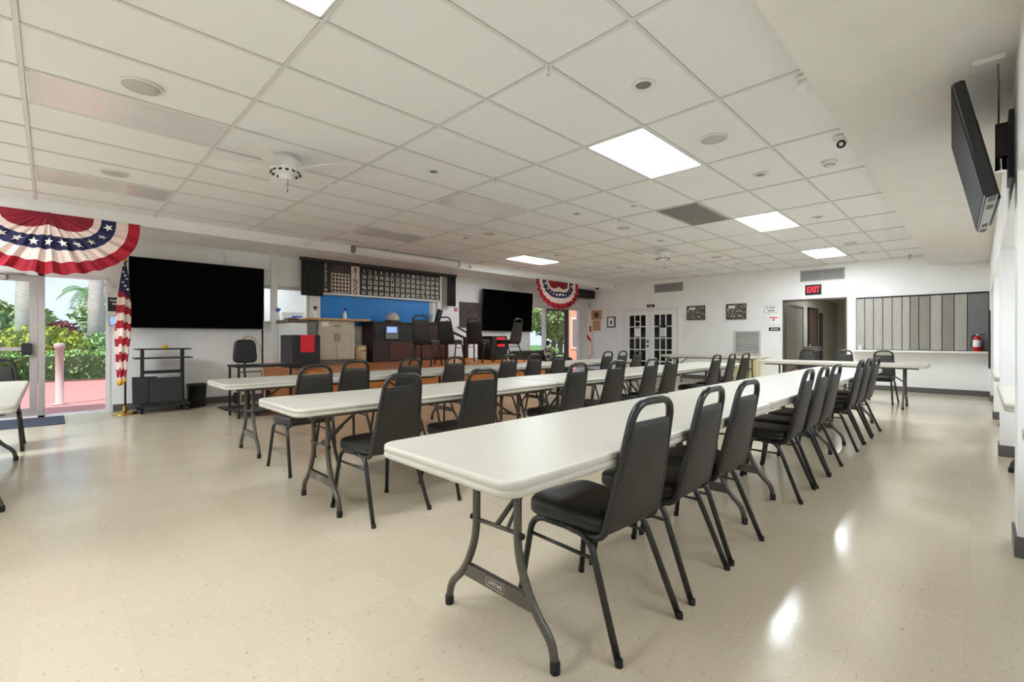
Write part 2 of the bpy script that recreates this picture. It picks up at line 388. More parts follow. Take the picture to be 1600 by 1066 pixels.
# right wall: header over three bays, piers, recess
PIERS = ((.35, .64), (3.64, 3.9), (6.64, 6.9), (9.6, 9.86), (12.3, YB))
wr = MB().box((XR, YS, 2.05), (XR+.25, YB, ZS+.02), M_WALL)
for a, b in PIERS: wr.box((XR, a, 0), (1.25, b, 2.06), M_WALL)
BAYS = ((-1.9, .05), (.94, 3.34), (4.2, 6.34), (7.2, 9.3), (10.16, 12.0))
ye = YS
for a, b in BAYS:
    wr.box((1.25, ye, 0), (1.4, a, ZS), M_WALL).box((1.25, a, 0), (1.4, b, .92), M_WALL).box((1.25, a, 2.0), (1.4, b, ZS), M_WALL); ye = b
wr.box((1.25, ye, 0), (1.4, YB, ZS), M_WALL)
wr.box((XR+.25, YS, 2.05), (1.3, YB, 2.12), M_SOFFIT)
struct(wr, 'wall_right')
for k, (a, b) in enumerate(BAYS):  # bay windows are unseen additions that let in daylight from the right
    wf_ = MB()
    for p, q in (((1.28, a, .92), (1.36, a+.05, 2.0)), ((1.28, b-.05, .92), (1.36, b, 2.0)), ((1.28, a, .92), (1.36, b, .97)), ((1.28, a, 1.95), (1.36, b, 2.0)), ((1.29, (a+b)/2-.025, .95), (1.35, (a+b)/2+.025, 1.97))): wf_.box(p, q, M_ALUW)
    wq = struct(wf_, 'window_%d' % (k+4)); MB().box((1.317, a+.03, .95), (1.323, b-.03, 1.97), M_GLASS).build('pane', wq)
bb = MB()
for a, b in PIERS[:]: bb.box((XR-.012, a-.012, 0), (1.24, b+.012, .11), M_BASE)
struct(bb, 'baseboard_right')
# wall behind the camera, its wide glazed opening added for fill daylight
ws = MB()
ws.box((XL-.15, YS-.15, 0), (-8.6, YS, ZC), M_WALL).box((-8.6, YS-.15, 2.4), (-.9, YS, ZC), M_WALL).box((-8.6, YS-.15, 0), (-.9, YS, .5), M_WALL).box((-.9, YS-.15, 0), (2.0, YS, ZC), M_WALL)
struct(ws, 'wall_front')
wf = MB()
for k in range(8):
    x = -8.6+7.7*k/7; wf.box((x-.03, YS-.1, .5), (x+.03, YS-.04, 2.4), M_ALUW)
wf.box((-8.6, YS-.1, .5), (-.9, YS-.04, .55), M_ALUW).box((-8.6, YS-.1, 2.35), (-.9, YS-.04, 2.4), M_ALUW)
w3 = struct(wf, 'window_3'); MB().box((-8.6, YS-.075, .5), (-.9, YS-.069, 2.4), M_GLASS).build('pane', w3)

# hall beyond the back opening
hl = MB().box((-3.9, YB+.15, 0), (-3.75, 20.9, 2.5), M_HALL).box((-1.55, YB+.15, 0), (-1.4, 20.9, 2.5), M_HALL).box((-3.9, 20.8, 0), (-1.4, 20.95, 2.5), M_HALL)
hl.box((-3.9, YB+.15, 2.45), (-1.4, 20.9, 2.55), M_HALL)
struct(hl, 'wall_hall')
struct(MB().box((-3.9, YB+.1, -.1), (-1.4, 20.9, 0), M_FLOOR), 'floor_hall')
fr = MB()
fr.box((HX0-.0, YB-.01, 0), (HX0+.045, YB+.16, HZ), M_DOORBR).box((HX1-.03, YB-.01, 0), (HX1, YB+.16, HZ), M_DOORBR).box((HX0, YB-.01, HZ-.04), (HX1, YB+.16, HZ), M_DOORBR)
struct(fr, 'trim_2')

# ------------------------------------------------------------------ ceiling fixtures
def tile_c(i, j): return (GX-TW*(i+.5), GY+TL*(j+.5))
def lit_mat(k):
    return mat('light_diffuser_lit_%d' % round(k*100), (1, 1, 1, 1), .5, emit=(.86, .94, 1, 1), es=LIT*k)
def panel(i, j, kind, label, group='recessed ceiling light panels', k=1.):
    x, y = tile_c(i, j)
    t = thing('ceiling_light', label, 'light', (x, y, ZC), 0, group)
    w, l = TW/2-.0165, TL/2-.0165; d = .012
    f = MB().box((-w, -l, -.003), (w, -l+d, .004), M_TRIMW).box((-w, l-d, -.003), (w, l, .004), M_TRIMW).box((-w, -l, -.003), (-w+d, l, .004), M_TRIMW).box((w-d, -l, -.003), (w, l, .004), M_TRIMW)
    f.build('light_frame', t)
    MB().box((-w+d, -l+d, -.001), (w-d, l-d, .003), {'on': lit_mat(k), 'off': M_UNLIT, 'dim': M_LITD}[kind]).build('diffuser', t)
panel(1, -2, 'on', 'bright ceiling light panel cut off by the top edge of the photo', k=.5)
panel(1, 1, 'on', 'largest fully visible bright ceiling light panel, above the nearest table row', k=.55)
panel(1, 4, 'on', 'bright ceiling light panel second down the right side, past the grey air grille', k=.95)
panel(1, 7, 'on', 'bright ceiling light panel nearest the exit sign', k=.95)
panel(5, -2, 'off', 'switched-off ceiling light panel at far left, nearest the camera')
panel(9, -2, 'off', 'switched-off ceiling light panel above the left glass door bunting')
panel(5, 1, 'off', 'switched-off grey ceiling panel right of the near ceiling fan')
panel(9, 1, 'off', 'switched-off grey ceiling panel in front of the projection screen case')
panel(9, 4, 'dim', 'half-bright ceiling panel above the second television')
for (i, j, k) in ((1, -4, .9), (9, -4, 1.9), (12, -4, .9)):  # extra panels added out of view to fill the room with light
    if i < 12: panel(i, j, 'on', 'unseen fill light panel added behind the photographer', 'added fill lights behind the camera', k)
for yb in (2.1, 5.2, 8.2):  # bay lamps added out of view to brighten the floor on the right
    t = thing('ceiling_light', 'slim fill light added inside a bay of the right wall', 'light', (.85, yb, 2.05), 0, 'added fill lights out of sight')
    MB().box((-.17, -.6, -.014), (.17, .6, -.001), M_TRIMW).build('light_frame', t); MB().box((-.15, -.58, -.016), (.15, .58, -.0141), lit_mat(.6)).build('diffuser', t)
# air grille
x, y = tile_c(2, 3)
t = thing('air_return_grille', 'grey air return grille set in the ceiling between two bright light panels', 'vent', (x, y, ZC))
w, l = TW/2-.017, TL/2-.017
f = MB()
for a, b in (((-w, -l), (w, -l+.03)), ((-w, l-.03), (w, l)), ((-w, -l), (-w+.03, l)), ((w-.03, -l), (w, l))): f.box((*a, -.008), (*b, .004), M_VENT)
f.build('grille_frame', t)
s = MB().box((-w+.02, -l+.02, .002), (w-.02, l-.02, .0035), M_VENTD)
for k in range(26):
    yy = -l+.05+k*(2*l-.1)/25; s.box((-w+.03, yy-.008, -.006), (w-.03, yy+.008, -.001), M_VENT)
s.build('louvre', t)

def disc(x, y, r, kind, label, group):
    t = thing({'speaker': 'ceiling_speaker', 'can': 'recessed_downlight', 'dome': 'ceiling_sensor'}[kind], label, {'speaker': 'speaker', 'can': 'light', 'dome': 'sensor'}[kind], (x, y, ZC), 0, group)
    if kind == 'speaker':
        MB().lathe([(r, .002), (r, -.008), (r-.012, -.012), (r-.014, -.008)], M_TRIMW, 32).build('speaker_rim', t)
        MB().lathe([(r-.013, .0), (r-.014, -.009), (r*.5, -.0125), (.002, -.014)], M_LGREY, 32).build('speaker_grille', t)
    elif kind == 'can':
        MB().lathe([(r, .002), (r, -.006), (r-.008, -.01), (r-.028, -.008), (r-.034, .001)], M_TRIMW, 28).build('trim_ring', t)
        MB().lathe([(r-.034, .0005), (r-.036, -.004), (.03, -.003), (.002, -.002)], M_GREY, 24).build('baffle', t)
    else:
        MB().lathe([(r, .002), (r, -.014), (r*.86, -.02), (r*.62, -.036), (r*.3, -.042), (.002, -.043)], M_TRIMW, 28).build('sensor_body', t)
        MB().lathe([(r*.66, -.034), (r*.66, -.038), (r*.58, -.0405), (r*.57, -.034)], M_GREY, 24).build('sensor_slot', t)
SPK = [(-4.16, .456, .125, 'big round ceiling speaker at upper left, left of the near ceiling fan'),
 (-6.53, .49, .125, 'round ceiling speaker above the left bunting'),
 (-1.668, 4.18, .115, 'flat grey ceiling speaker right of the largest bright light panel'),
 (-4.02, 6.52, .115, 'round ceiling speaker left of the grey air grille'),
 (-5.85, 5.26, .115, 'round ceiling speaker above the right end of the projection screen case'),
 (-6.35, 10.09, .115, 'round ceiling speaker above the far bunting'),
 (-4.05, 10.32, .115, 'round ceiling speaker just behind the far ceiling fan'),
 (-1.7, 10.566, .115, 'round ceiling speaker left of the bright panel nearest the exit sign')]
for a in SPK: disc(a[0], a[1], a[2], 'speaker', a[3], 'round ceiling speakers')
CAN = [(-1.66, 2.945, .085, 'large recessed downlight with white rim above the nearest table row'),
 (-4.09, 2.885, .075, 'small recessed downlight right of the near ceiling fan'),
 (-1.677, 5.456, .08, 'recessed downlight beyond the flat grey speaker'),
 (-4.04, 5.31, .08, 'recessed downlight left of the small drum sensor'),
 (-4.08, 7.844, .08, 'recessed downlight between the air grille and the far ceiling fan'),
 (-6.4, 5.205, .08, 'recessed downlight above the middle of the projection screen case'),
 (-6.36, 7.66, .08, 'recessed downlight beside the half-bright ceiling panel'),
 (-6.32, 11.22, .08, 'recessed downlight farthest left along the back wall'),
 (-4.05, 11.55, .08, 'recessed downlight above the double glazed doors'),
 (-1.667, 7.95, .08, 'recessed downlight right of the second bright light panel'),
 (-1.698, 11.84, .08, 'recessed downlight above the wall vent at the exit sign')]
for a in CAN: disc(a[0], a[1], a[2], 'can', a[3], 'recessed downlights')
disc(-1.066, 5.55, .07, 'dome', 'white smoke detector below the security camera on the ceiling', None)
disc(-3.208, 5.44, .06, 'dome', 'small white drum sensor on the ceiling left of the air grille', None)
# strobe, camera at the soffit edge
t = thing('emergency_strobe', 'white wedge alarm strobe on the ceiling tile beside the soffit edge', 'alarm', (-.84, 3.64, ZC))
MB().bbox((-.05, -.07, -.03), (.05, .07, .002), M_TRIMW, .012).build('strobe_base', t)
MB().lathe([(.042, -.028), (.046, -.06), (.038, -.09), (.018, -.105), (.002, -.108)], M_WHITE, 20).build('strobe_lens', t)
t = thing('security_camera', 'white ceiling security camera with a black lens by the soffit edge', 'camera', (-.86, 4.92, ZC))
MB().lathe([(.05, .002), (.05, -.02), (.02, -.03), (.02, -.05)], M_TRIMW, 20).build('camera_mount', t)
Mx = Matrix.Translation((0, 0, -.075)) @ Euler((R(104), 0, R(12))).to_matrix().to_4x4()
MB().lathe([(.002, -.06), (.04, -.06), (.046, -.045), (.046, .05), (.04, .062), (.034, .062)], M_WHITE, 20, M=Mx).build('camera_body', t)
MB().lathe([(.035, .056), (.035, .064), (.024, .066), (.012, .060), (.002, .060)], M_BLACK, 20, M=Mx).build('camera_lens', t)
for k, (x, y, lab) in enumerate(((-1.98, 2.30, 'wire hook hanging from the grid in front of the large downlight'), (-3.76, 3.47, 'wire hook hanging from the grid above the right end of the stage'),
  (-3.74, 5.91, 'wire hook hanging from the grid left of the air grille'), (-5.65, 4.94, 'wire hook hanging from the grid near the projection screen case'))):
    o = MB().tube([(0, 0, .003), (0, 0, -.03), (.012, 0, -.042), (.012, 0, -.058), (0, 0, -.068), (-.012, 0, -.058), (-.012, 0, -.044)], .0028, M_STEEL, 6, .006, 3).build('ceiling_hook', None, (x, y, ZC))
    tag(o, lab, 'hook', 'wire ceiling hooks')
t = thing('fire_sprinkler', 'small sprinkler head hanging from the ceiling by the back wall', 'sprinkler', (-1.05, 12.95, ZC))
MB().lathe([(.035, .002), (.035, -.005), (.012, -.01), (.012, -.05), (.02, -.055), (.02, -.06), (.006, -.064)], M_STEEL, 16).build('sprinkler_body', t)
MB().tube([(0, -.02, -.05), (0, -.022, -.08), (0, 0, -.1), (0, .022, -.08), (0, .02, -.05)], .005, M_STEEL, 6, .01, 3).lathe([(.03, -.098), (.03, -.102), (.004, -.104)], M_STEEL, 14).build('sprinkler_frame', t)

def fan(x, y, rz, label):
    t = thing('ceiling_fan', label, 'fan', (x, y, ZC), rz, 'white ceiling fans')
    MB().lathe([(.09, .002), (.105, -.03), (.14, -.06), (.15, -.10), (.145, -.125)], M_WHITE, 32).build('motor_housing', t)
    v = MB().lathe([(.143, -.125), (.135, -.155), (.10, -.175), (.06, -.185)], M_WHITE, 32)
    v.build('vent_ring', t)
    for k in range(14):
        a = 2*PI*k/14; Mx = Matrix.Rotation(a, 4, 'Z') @ Matrix.Translation((.126, 0, -.163)) @ Matrix.Rotation(R(55), 4, 'Y')
        MB().box((-.022, -.014, -.003), (.022, .014, .003), M_BLACK, Mx).build('vent_slot', t)
    MB().lathe([(.06, -.183), (.062, -.21), (.05, -.228), (.02, -.235), (.002, -.236)], M_WHITE, 24).build('switch_cap', t)
    for k in range(5):
        Mx = Matrix.Rotation(2*PI*k/5+.3, 4, 'Z')
        pr = [(.17, -.055), (.25, -.065), (.5, -.07), (.6, -.062), (.64, -.03), (.64, .03), (.6, .062), (.5, .07), (.25, .065), (.17, .055)]
        tilt = Mx @ Matrix.Translation((0, 0, -.15)) @ Matrix.Rotation(R(10), 4, 'X')
        b = MB().prism(pr, -.003, .003, M_WHITE); bl = MB().add(b, tilt).build('blade', t)
        MB().box((.1, -.018, -.149), (.19, .018, -.141), M_WHITE, Mx).build('blade_bracket', bl)
    MB().tube([(.03, 0, -.225), (.03, 0, -.34)], .0025, M_GREY, 6).lathe([(.006, -.34), (.008, -.352), (.003, -.362)], M_GREY, 8, (.03, 0, 0)).build('pull_chain', t)
fan(-4.75, 1.62, .2, 'white ceiling fan near the camera, with dark motor slots')
fan(-4.5, 8.75, .5, 'white ceiling fan far off near the back wall')

# ------------------------------------------------------------------ folding tables
def make_table(L, name='folding_table'):
    W_ = .762; Hh = .737
    t = thing(name, '', 'table')
    ol = rrect(W_, W_, -L/2, L/2, .075, 7)
    loops = []
    for z, d in ((Hh-.052, .022), (Hh-.052, .006), (Hh-.046, .001), (Hh-.034, .0), (Hh-.031, .003), (Hh-.026, .003), (Hh-.023, 0), (Hh-.012, .0), (Hh-.004, .003), (Hh, .010)):
        loops.append([(x, y, z) for x, y in inset(ol, d)])
    tp = MB().loft(loops, M_PLASTIC, True); tp.sm[-1] = tp.sm[-2] = False
    tp.build('tabletop', t)
    fr = MB()
    for sx in (-1, 1): fr.box((sx*.315-.012, -L/2+.1, Hh-.075), (sx*.315+.012, L/2-.1, Hh-.05), M_LEG)
    fr.build('apron_rail', t)
    for sy in (-1, 1):
        y = sy*(L/2-.30)
        for sx in (-1, 1):
            lg = MB().tube([(sx*.118, y, Hh-.05), (sx*.118, y, .345), (sx*.195, y, .185), (sx*.285, y, .10), (sx*.30, y, .03)], .0165, M_LEG, 12, .09, 7).build('leg', t)
            MB().lathe([(.002, 0), (.0175, 0), (.0188, .005), (.0188, .038), (.0165, .041)], M_RUB, 14, (sx*.30, y, 0)).build('leg_foot', lg)
        cb = MB().box((-.2, y-.005, .165), (.2, y+.005, .222), M_LEG).box((-.16, y-.012, .215), (.16, y+.012, .222), M_LEG).build('crossbar', t)
        lb = MB().loft([[(x, y+sy*.0058, .194+z) for x, z in rrect(.104, .104, -.017, .017, .014, 4)], [(x, y+sy*.0064, .194+z) for x, z in rrect(.104, .104, -.017, .017, .014, 4)]], M_LEG)
        Mx = face_my(0, y+sy*.0072, .194) if sy < 0 else Matrix.Translation((0, y+.0072, .194)) @ Matrix(((-1, 0, 0, 0), (0, 0, 1, 0), (0, 1, 0, 0), (0, 0, 0, 1)))
        o1 = rrect(.106, .106, -.018, .018, .014, 4); o2 = inset(o1, .0025)
        for a in range(len(o1)):
            b_ = (a+1) % len(o1)
            lb.poly([(o1[a][0], y+sy*.0068, .194+o1[a][1]), (o1[b_][0], y+sy*.0068, .194+o1[b_][1]), (o2[b_][0], y+sy*.0068, .194+o2[b_][1]), (o2[a][0], y+sy*.0068, .194+o2[a][1])], M_CHROME)
        lb.add(text_mb('LIFETIME', .021, M_CHROME, Mx, .0008, bold=.0006)); lb.build('maker_badge', cb)
        br = MB().tube([(-.118, y, .42), (.118, y, .43)], .0085, M_LEG, 8)
        for sx in (-1, 1): br.cyl((sx*.135-.004, y, .425), (sx*.135+.012*sx, y, .425), .012, M_RUB, 10)
        br.tube([(.0, y, .425), (.0, y-sy*.34, Hh-.06)], .011, M_LEG, 8).tube([(.06, y, .425), (.0, y-sy*.16, .53)], .008, M_LEG, 8)
        br.build('folding_brace', t)
    return t
T8 = make_table(2.44); T6 = make_table(1.83)
USED = set()
def table(src, x, y, rz, label, group):
    if id(src) not in USED:
        USED.add(id(src)); src.location = (x, y, 0); src.rotation_euler = (0, 0, rz); src['label'] = label; src['group'] = group; return src
    return dup(src, (x, y, 0), rz, label, group)
ROWS = [(-1.345, .94, 'nearest', 'tables of the nearest row'), (-3.235, 1.03, 'middle', 'tables of the middle row'), (-5.22, 1.13, 'farthest', 'tables of the row by the stage')]
for (x, y0, w, gname) in ROWS:
    for k, wh in enumerate(('end nearest the camera', 'middle of the row', 'far end by the back wall')):
        table(T8, x+(.008, -.006, .004)[k], y0+1.22+k*2.443, (.0, .003, -.002)[k], 'white plastic folding table in the %s row, %s' % ({'nearest': 'front right', 'middle': 'middle', 'farthest': 'stage-side'}[w], wh), gname)
table(T8, -1.8, 10.08, PI/2, 'white folding table set crosswise in front of the exit doorway', 'crosswise tables at the back')
table(T8, -4.75, 11.75, PI/2, 'white folding table set crosswise in front of the framed aerial prints', 'crosswise tables at the back')
table(T8, -5.53, -.535, PI/2, 'white folding table at the far left edge by the glass door', 'table by the left glass door')
table(T6, .13+.39, 2.42, 0, 'white folding table in the nearest bay of the right wall', 'tables in the right wall bays')
table(T6, .10+.39, 5.28, 0, 'white folding table in the second bay of the right wall', 'tables in the right wall bays')
table(T6, .10+.39, 8.25, 0, 'white folding table in the third bay of the right wall', 'tables in the right wall bays')

# ------------------------------------------------------------------ stacking chairs
def make_chair():
    t = thing('stacking_chair', '', 'chair')
    r = .0138
    for sx in (-1, 1):
        lg = MB().tube([(sx*.212, .262, .004), (sx*.182, .205, .402), (sx*.176, .03, .405)], r, M_CHFRAME, 10, .075, 6).build('leg', t)
        MB().lathe([(.002, 0), (.0142, 0), (.0148, .003), (.0146, .024), (.0138, .026)], M_RUB, 12, (sx*.212, .262, 0)).build('foot_cap', lg)
        lg = MB().tube([(sx*.176, .03, .405), (sx*.180, -.10, .402), (sx*.212, -.258, .004)], r, M_CHFRAME, 10, .075, 6).build('leg', t)
        MB().lathe([(.002, 0), (.0142, 0), (.0148, .003), (.0146, .024), (.0138, .026)], M_RUB, 12, (sx*.212, -.258, 0)).build('foot_cap', lg)
    s = MB()
    for sx in (-1, 1): s.tube([(sx*.188, .217, .325), (sx*.188, -.125, .325)], .0075, M_CHFRAME, 8)
    s.tube([(-.178, .15, .398), (.178, .15, .398)], .009, M_CHFRAME, 8).tube([(-.178, -.06, .398), (.178, -.06, .398)], .009, M_CHFRAME, 8)
    s.build('stretcher', t)
    # seat
    ol = rrect(.345, .405, -.165, .25, [.07, .07, .10, .10], 7); loops = []
    for z, d in ((.408, .03), (.41, .008), (.418, .001), (.436, 0), (.440, .004), (.444, 0), (.462, .002), (.474, .012), (.482, .032), (.486, .07)):
        loops.append([(x, y, z) for x, y in inset(ol, d)])
    se = MB().loft(loops, M_VINYL, True); se.sm[-2] = False; se.build('seat', t)
    # back: lean line from (y -.165, z .43) to (y -.262, z .925)
    def by(z): return -.172-.100*max(0, (z-.43))/.495
    pts = [(-.165, .0, .398), (-.172, -.16, .398), (-.170, by(.52), .52), (-.128, by(.925), .925), (.128, by(.925), .925), (.170, by(.52), .52), (.172, -.16, .398), (.165, .0, .398)]
    P = fil(pts[:3], .10, 7)+fil([pts[2], pts[3], pts[4], pts[5]], .085, 9)[1:-1]+fil(pts[5:], .10, 7)
    MB().tube(P, .0155, M_CHFRAME, 10).build('back_frame', t)
    loops = []
    def hw(z): return .170-(z-.52)*.042/.405-.008
    zs = [.435, .46, .52, .60, .68, .76, .82, .845, .85]
    th = [.004, .013, .016, .016, .016, .016, .014, .009, .003]
    for z, d in zip(zs, th):
        w = min(hw(max(z, .5)), .163); y = by(z)
        loops.append([(-w, y-d*.75, z), (-w+.012, y-d, z), (w-.012, y-d, z), (w, y-d*.75, z), (w, y+d*.9, z), (w-.02, y+d*1.35, z), (-w+.02, y+d*1.35, z), (-w, y+d*.9, z)])
    MB().loft(loops, M_VINYLB, True).build('backrest', t)
    return t
CH = make_chair()
def chair(x, y, rz, label, group, z=0):
    if id(CH) not in USED:
        USED.add(id(CH)); CH.location = (x, y, z); CH.rotation_euler = (0, 0, rz); CH['label'] = label; CH['group'] = group; return CH
    return dup(CH, (x, y, z), rz, label, group)
ORD = ['first', 'second', 'third', 'fourth', 'fifth', 'sixth', 'seventh', 'eighth', 'ninth', 'tenth']
def row(xb, ys, name, gname, jit, xs=None):
    for k, y in enumerate(ys):
        # local back top is at y=-.272 ; chair faces -X  (rz = +90deg)
        a = PI/2+jit[k % len(jit)]; xx = (xs[k] if xs else xb)
        chair(xx-.262*math.cos(jit[k % len(jit)]), y, a, 'black vinyl stacking chair, %s from the camera end along the %s' % (ORD[k], name), gname)
row(-.885, (1.65, 2.19, 2.69, 3.93, 4.41, 4.88, 6.06, 6.55, 7.15), 'front right table row', 'chairs along the front right table row', (-.05, .02, -.03, .03, 0, -.02, .02, -.01))
row(-2.62, (1.60, 2.30, 3.46, 4.12, 4.83, 5.33, 6.68, 7.25, 7.85), 'middle table row', 'chairs along the middle table row', (.05, -.03, .02, -.02, .03, -.03, 0))
row(-4.55, (1.62, 2.25, 2.92, 3.56, 4.52, 5.04, 5.60, 6.95, 7.42, 7.95), 'stage-side table row', 'chairs along the stage-side table row', (.02, -.03, .03, 0, -.02, .02),
    xs=(-4.04, -4.55, -4.6, -4.58, -4.6, -4.6, -4.6, -4.6, -4.6, -4.6))
for x, lab in ((-2.45, 'black stacking chair behind the crosswise table, leftmost of the three there'), (-1.88, 'black stacking chair behind the crosswise table, middle of the three there'), (-1.27, 'black stacking chair behind the crosswise table, before the folding partition')):
    chair(x, 10.68, PI+(.04 if x < -2 else -.05), lab, 'chairs behind the crosswise table')
chair(-7.2, -.42, -PI/2, 'black stacking chair at the far left photo edge, beside the glass door', 'chair at the left table')
ZST = .65
for (x, y, a, lab) in ((-7.30, 4.98, .55, 'black stacking chair on the stage, leftmost, in front of the brown console'), (-7.55, 5.72, .5, 'black stacking chair on the stage, second from the left, before the brown console'),
   (-7.52, 6.45, .45, 'black stacking chair on the stage beside the wooden handrail post'), (-7.26, 7.12, PI/2+.1, 'black stacking chair on the stage, rightmost, in front of the second television')):
    chair(x, y, a, lab, 'chairs on the stage', ZST+.001)

# ------------------------------------------------------------------ left entrance: door and side light
def bar(mb, x, y0, y1, z0, z1, mt, d=.05): return mb.box((x-d/2, y0, z0), (x+d/2, y1, z1), mt)
XG = XL-.06
def frame_rect(mb, x, y0, y1, z0, z1, w, mt, d=.06, wb_=None):
    wb_ = w if wb_ is None else wb_
    bar(mb, x, y0, y0+w, z0, z1, mt, d); bar(mb, x, y1-w, y1, z0, z1, mt, d)
    bar(mb, x, y0+w, y1-w, z1-w, z1, mt, d); bar(mb, x, y0+w, y1-w, z0, z0+wb_, mt, d)
    return mb
f = frame_rect(MB(), XG, D1[0], D1[1], 0.0, D1[2], .05, M_ALUW, .14, .03)
bar(f, XG, -.13, -.06, 0, D1[2], M_ALU, .14)
w1 = struct(f, 'window_1')
MB().box((XG-.004, -.06, .04), (XG+.004, D1[1]-.05, D1[2]-.05), M_GLASS).build('pane', w1)
d = frame_rect(MB(), XG, D1[0]+.055, -.135, .01, D1[2]-.055, .085, M_ALU, .05, .13)
d1 = struct(d, 'door_1')
MB().box((XG-.004, D1[0]+.14, .14), (XG+.004, -.22, D1[2]-.14), M_GLASS).build('pane', d1)
MB().box((XG+.03, D1[0]+.12, .985), (XG+.075, -.2, 1.035), M_ALU).box((XG+.02, -.30, .92), (XG+.09, -.19, 1.09), M_BLACK).build('push_bar', d1)
MB().box((XG+.025, -.75, D1[2]-.13), (XG+.085, -.45, D1[2]-.06), M_ALU).tube([(XG+.06, -.6, D1[2]-.06), (XG+.2, -.45, D1[2]-.045), (XG+.06, -.25, D1[2]-.04)], .01, M_ALU, 6).build('door_closer', d1)
tag(MB().box((XL+.06, -1.6, 0), (XL+.95, .14, .012), M_MAT).build('entry_mat'), 'blue-grey entry mat on the floor inside the left glass door', 'mat')
# outside the left door
tag(MB().lathe([(.11, 0), (.11, .015), (.055, .02), (.055, .98), (.075, .99), (.075, 1.06), (.06, 1.075), (.002, 1.08)], mat('pinkish_post', rgb(206, 178, 172), .7), 16).build('bollard_post', None, (-11.4, .11, 0)), 'pinkish grey post standing on the paving outside the left glass door', 'post')

# ------------------------------------------------------------------ right entrance
f = frame_rect(MB(), XG, D2[0], D2[1], 0, D2[2], .05, M_ALUW, .14, .04)
bar(f, XG, 11.08, 11.15, 0, D2[2], M_ALUW, .14); bar(f, XG, 12.22, 12.30, 0, D2[2], M_BRONZE, .14)
w2 = struct(f, 'window_2')
MB().box((XG-.004, D2[0]+.05, .05), (XG+.004, 11.08, D2[2]-.05), M_GLASS).box((XG-.004, 12.30, .05), (XG+.004, D2[1]-.05, D2[2]-.05), M_GLASS).build('pane', w2)
d2 = struct(frame_rect(MB(), XG, 11.155, 12.215, .01, D2[2]-.055, .07, M_BRONZE, .05, .12), 'door_2')
MB().box((XG-.004, 11.22, .13), (XG+.004, 12.15, D2[2]-.12), M_GLASS).build('pane', d2)
MB().box((XG+.03, 11.2, .99), (XG+.075, 12.17, 1.04), M_BRONZE).box((XG+.02, 11.2, .94), (XG+.085, 11.3, 1.09), M_BLACK).build('push_bar', d2)

# ------------------------------------------------------------------ bunting
def bunting(y, label):
    t = thing('bunting', label, 'bunting', (XB+.012, y, 2.79), 0, 'red white and blue half-fan buntings')
    A, D = .93, .80
    side = [0, .47, .55, .72, .86, 1.0]; mid = [0, .20, .37, .60, .80, 1.0]
    mts = [M_FREDD, M_FWHT, M_FBLU, M_FWHT, M_FRED]
    N = 72; mb = MB()
    sub = 3
    def P(k, th):   # boundary parameter k in 0..5 (float)
        i = min(int(k), 4); f_ = k-i; c = abs(math.cos(th)); s_ = math.sin(th)
        w = c**1.5
        bs = side[i]+(side[i+1]-side[i])*f_; bm_ = mid[i]+(mid[i+1]-mid[i])*f_
        r = bs*w+bm_*(1-w)
        rip = .012*math.sin(th*26)+.008*math.sin(th*41+1)
        y_ = A*r*math.cos(th); z_ = -D*r*(abs(s_)**.8)+.012*math.sin(th*30)*r*s_
        x_ = (.02+rip*2.2*r)*min(1, s_*3+.05)+.05*r*s_
        return (x_, y_, z_)
    for b_ in range(5):
        for a in range(N):
            for q in range(sub):
                k0, k1 = b_+q/sub, b_+(q+1)/sub; t0, t1 = PI*a/N, PI*(a+1)/N
                mb.poly([P(k0, t0), P(k1, t0), P(k1, t1), P(k0, t1)], mts[b_], True)
    # thickness: back side slightly behind
    n0 = len(mb.v); nf = len(mb.f)
    mb.v += [(x-.004, y_, z_) for x, y_, z_ in mb.v]
    for i in range(nf): mb.f.append([n0+q for q in mb.f[i]][::-1]); mb.mi.append(mb.mi[i]); mb.sm.append(True)
    mb.build('cloth', t)
    st = MB()
    for k in range(11):
        th = PI*(k+.5)/11; c0 = Vector(P(2.5, th)); e = .055
        y1 = Vector(P(2.5, th+.04))-c0; y1.x *= .6; y1 = y1.normalized(); z1 = (Vector(P(2.1, th))-Vector(P(2.9, th))).normalized()
        pts = []
        for q in range(10):
            rr = e if q % 2 == 0 else e*.42; an = PI/2+q*PI/5+.3*(k % 3-1)
            pts.append(c0+y1*rr*math.cos(an)+z1*rr*math.sin(an)+Vector((.022, 0, 0)))
        b0 = len(st.v); st.v += [tuple(p) for p in pts]+[tuple(c0+Vector((.024, 0, 0)))]
        for q in range(10): st.face([b0+q, b0+(q+1) % 10, b0+10], M_FSTAR)
    st.build('star_applique', t)
    MB().box((-.006, -A, -.004), (.008, A, .012), M_TRIMW).build('hem_tape', t)
bunting(-.02, 'red white and blue half-fan bunting over the left glass door')
bunting(10.28, 'red white and blue half-fan bunting at the far end of the stage wall')

# ------------------------------------------------------------------ televisions on the left wall
def tv(y, z, w, h, label, tilt):
    t = thing('television', label, 'television', (XL+.16, y, z)); t.rotation_euler = (0, R(tilt), 0)
    MB().bbox((-.035, -w/2, -h/2), (.018, w/2, h/2), M_BLACK, .008).build('casing', t)
    MB().box((.0181, -w/2+.012, -h/2+.016), (.021, w/2-.012, h/2-.012), M_SCREEN).build('screen', t)
    MB().box((-.13, -.3, -.2), (-.03, .3, .2), M_BLACKM).build('wall_bracket', t)
tv(1.865, 1.90, 1.98, 1.14, 'huge black wall television beside the flag and left glass door', 3)
tv(9.32, 1.94, 2.0, 1.15, 'black wall television right of the stage, partly in front of a window', 3)

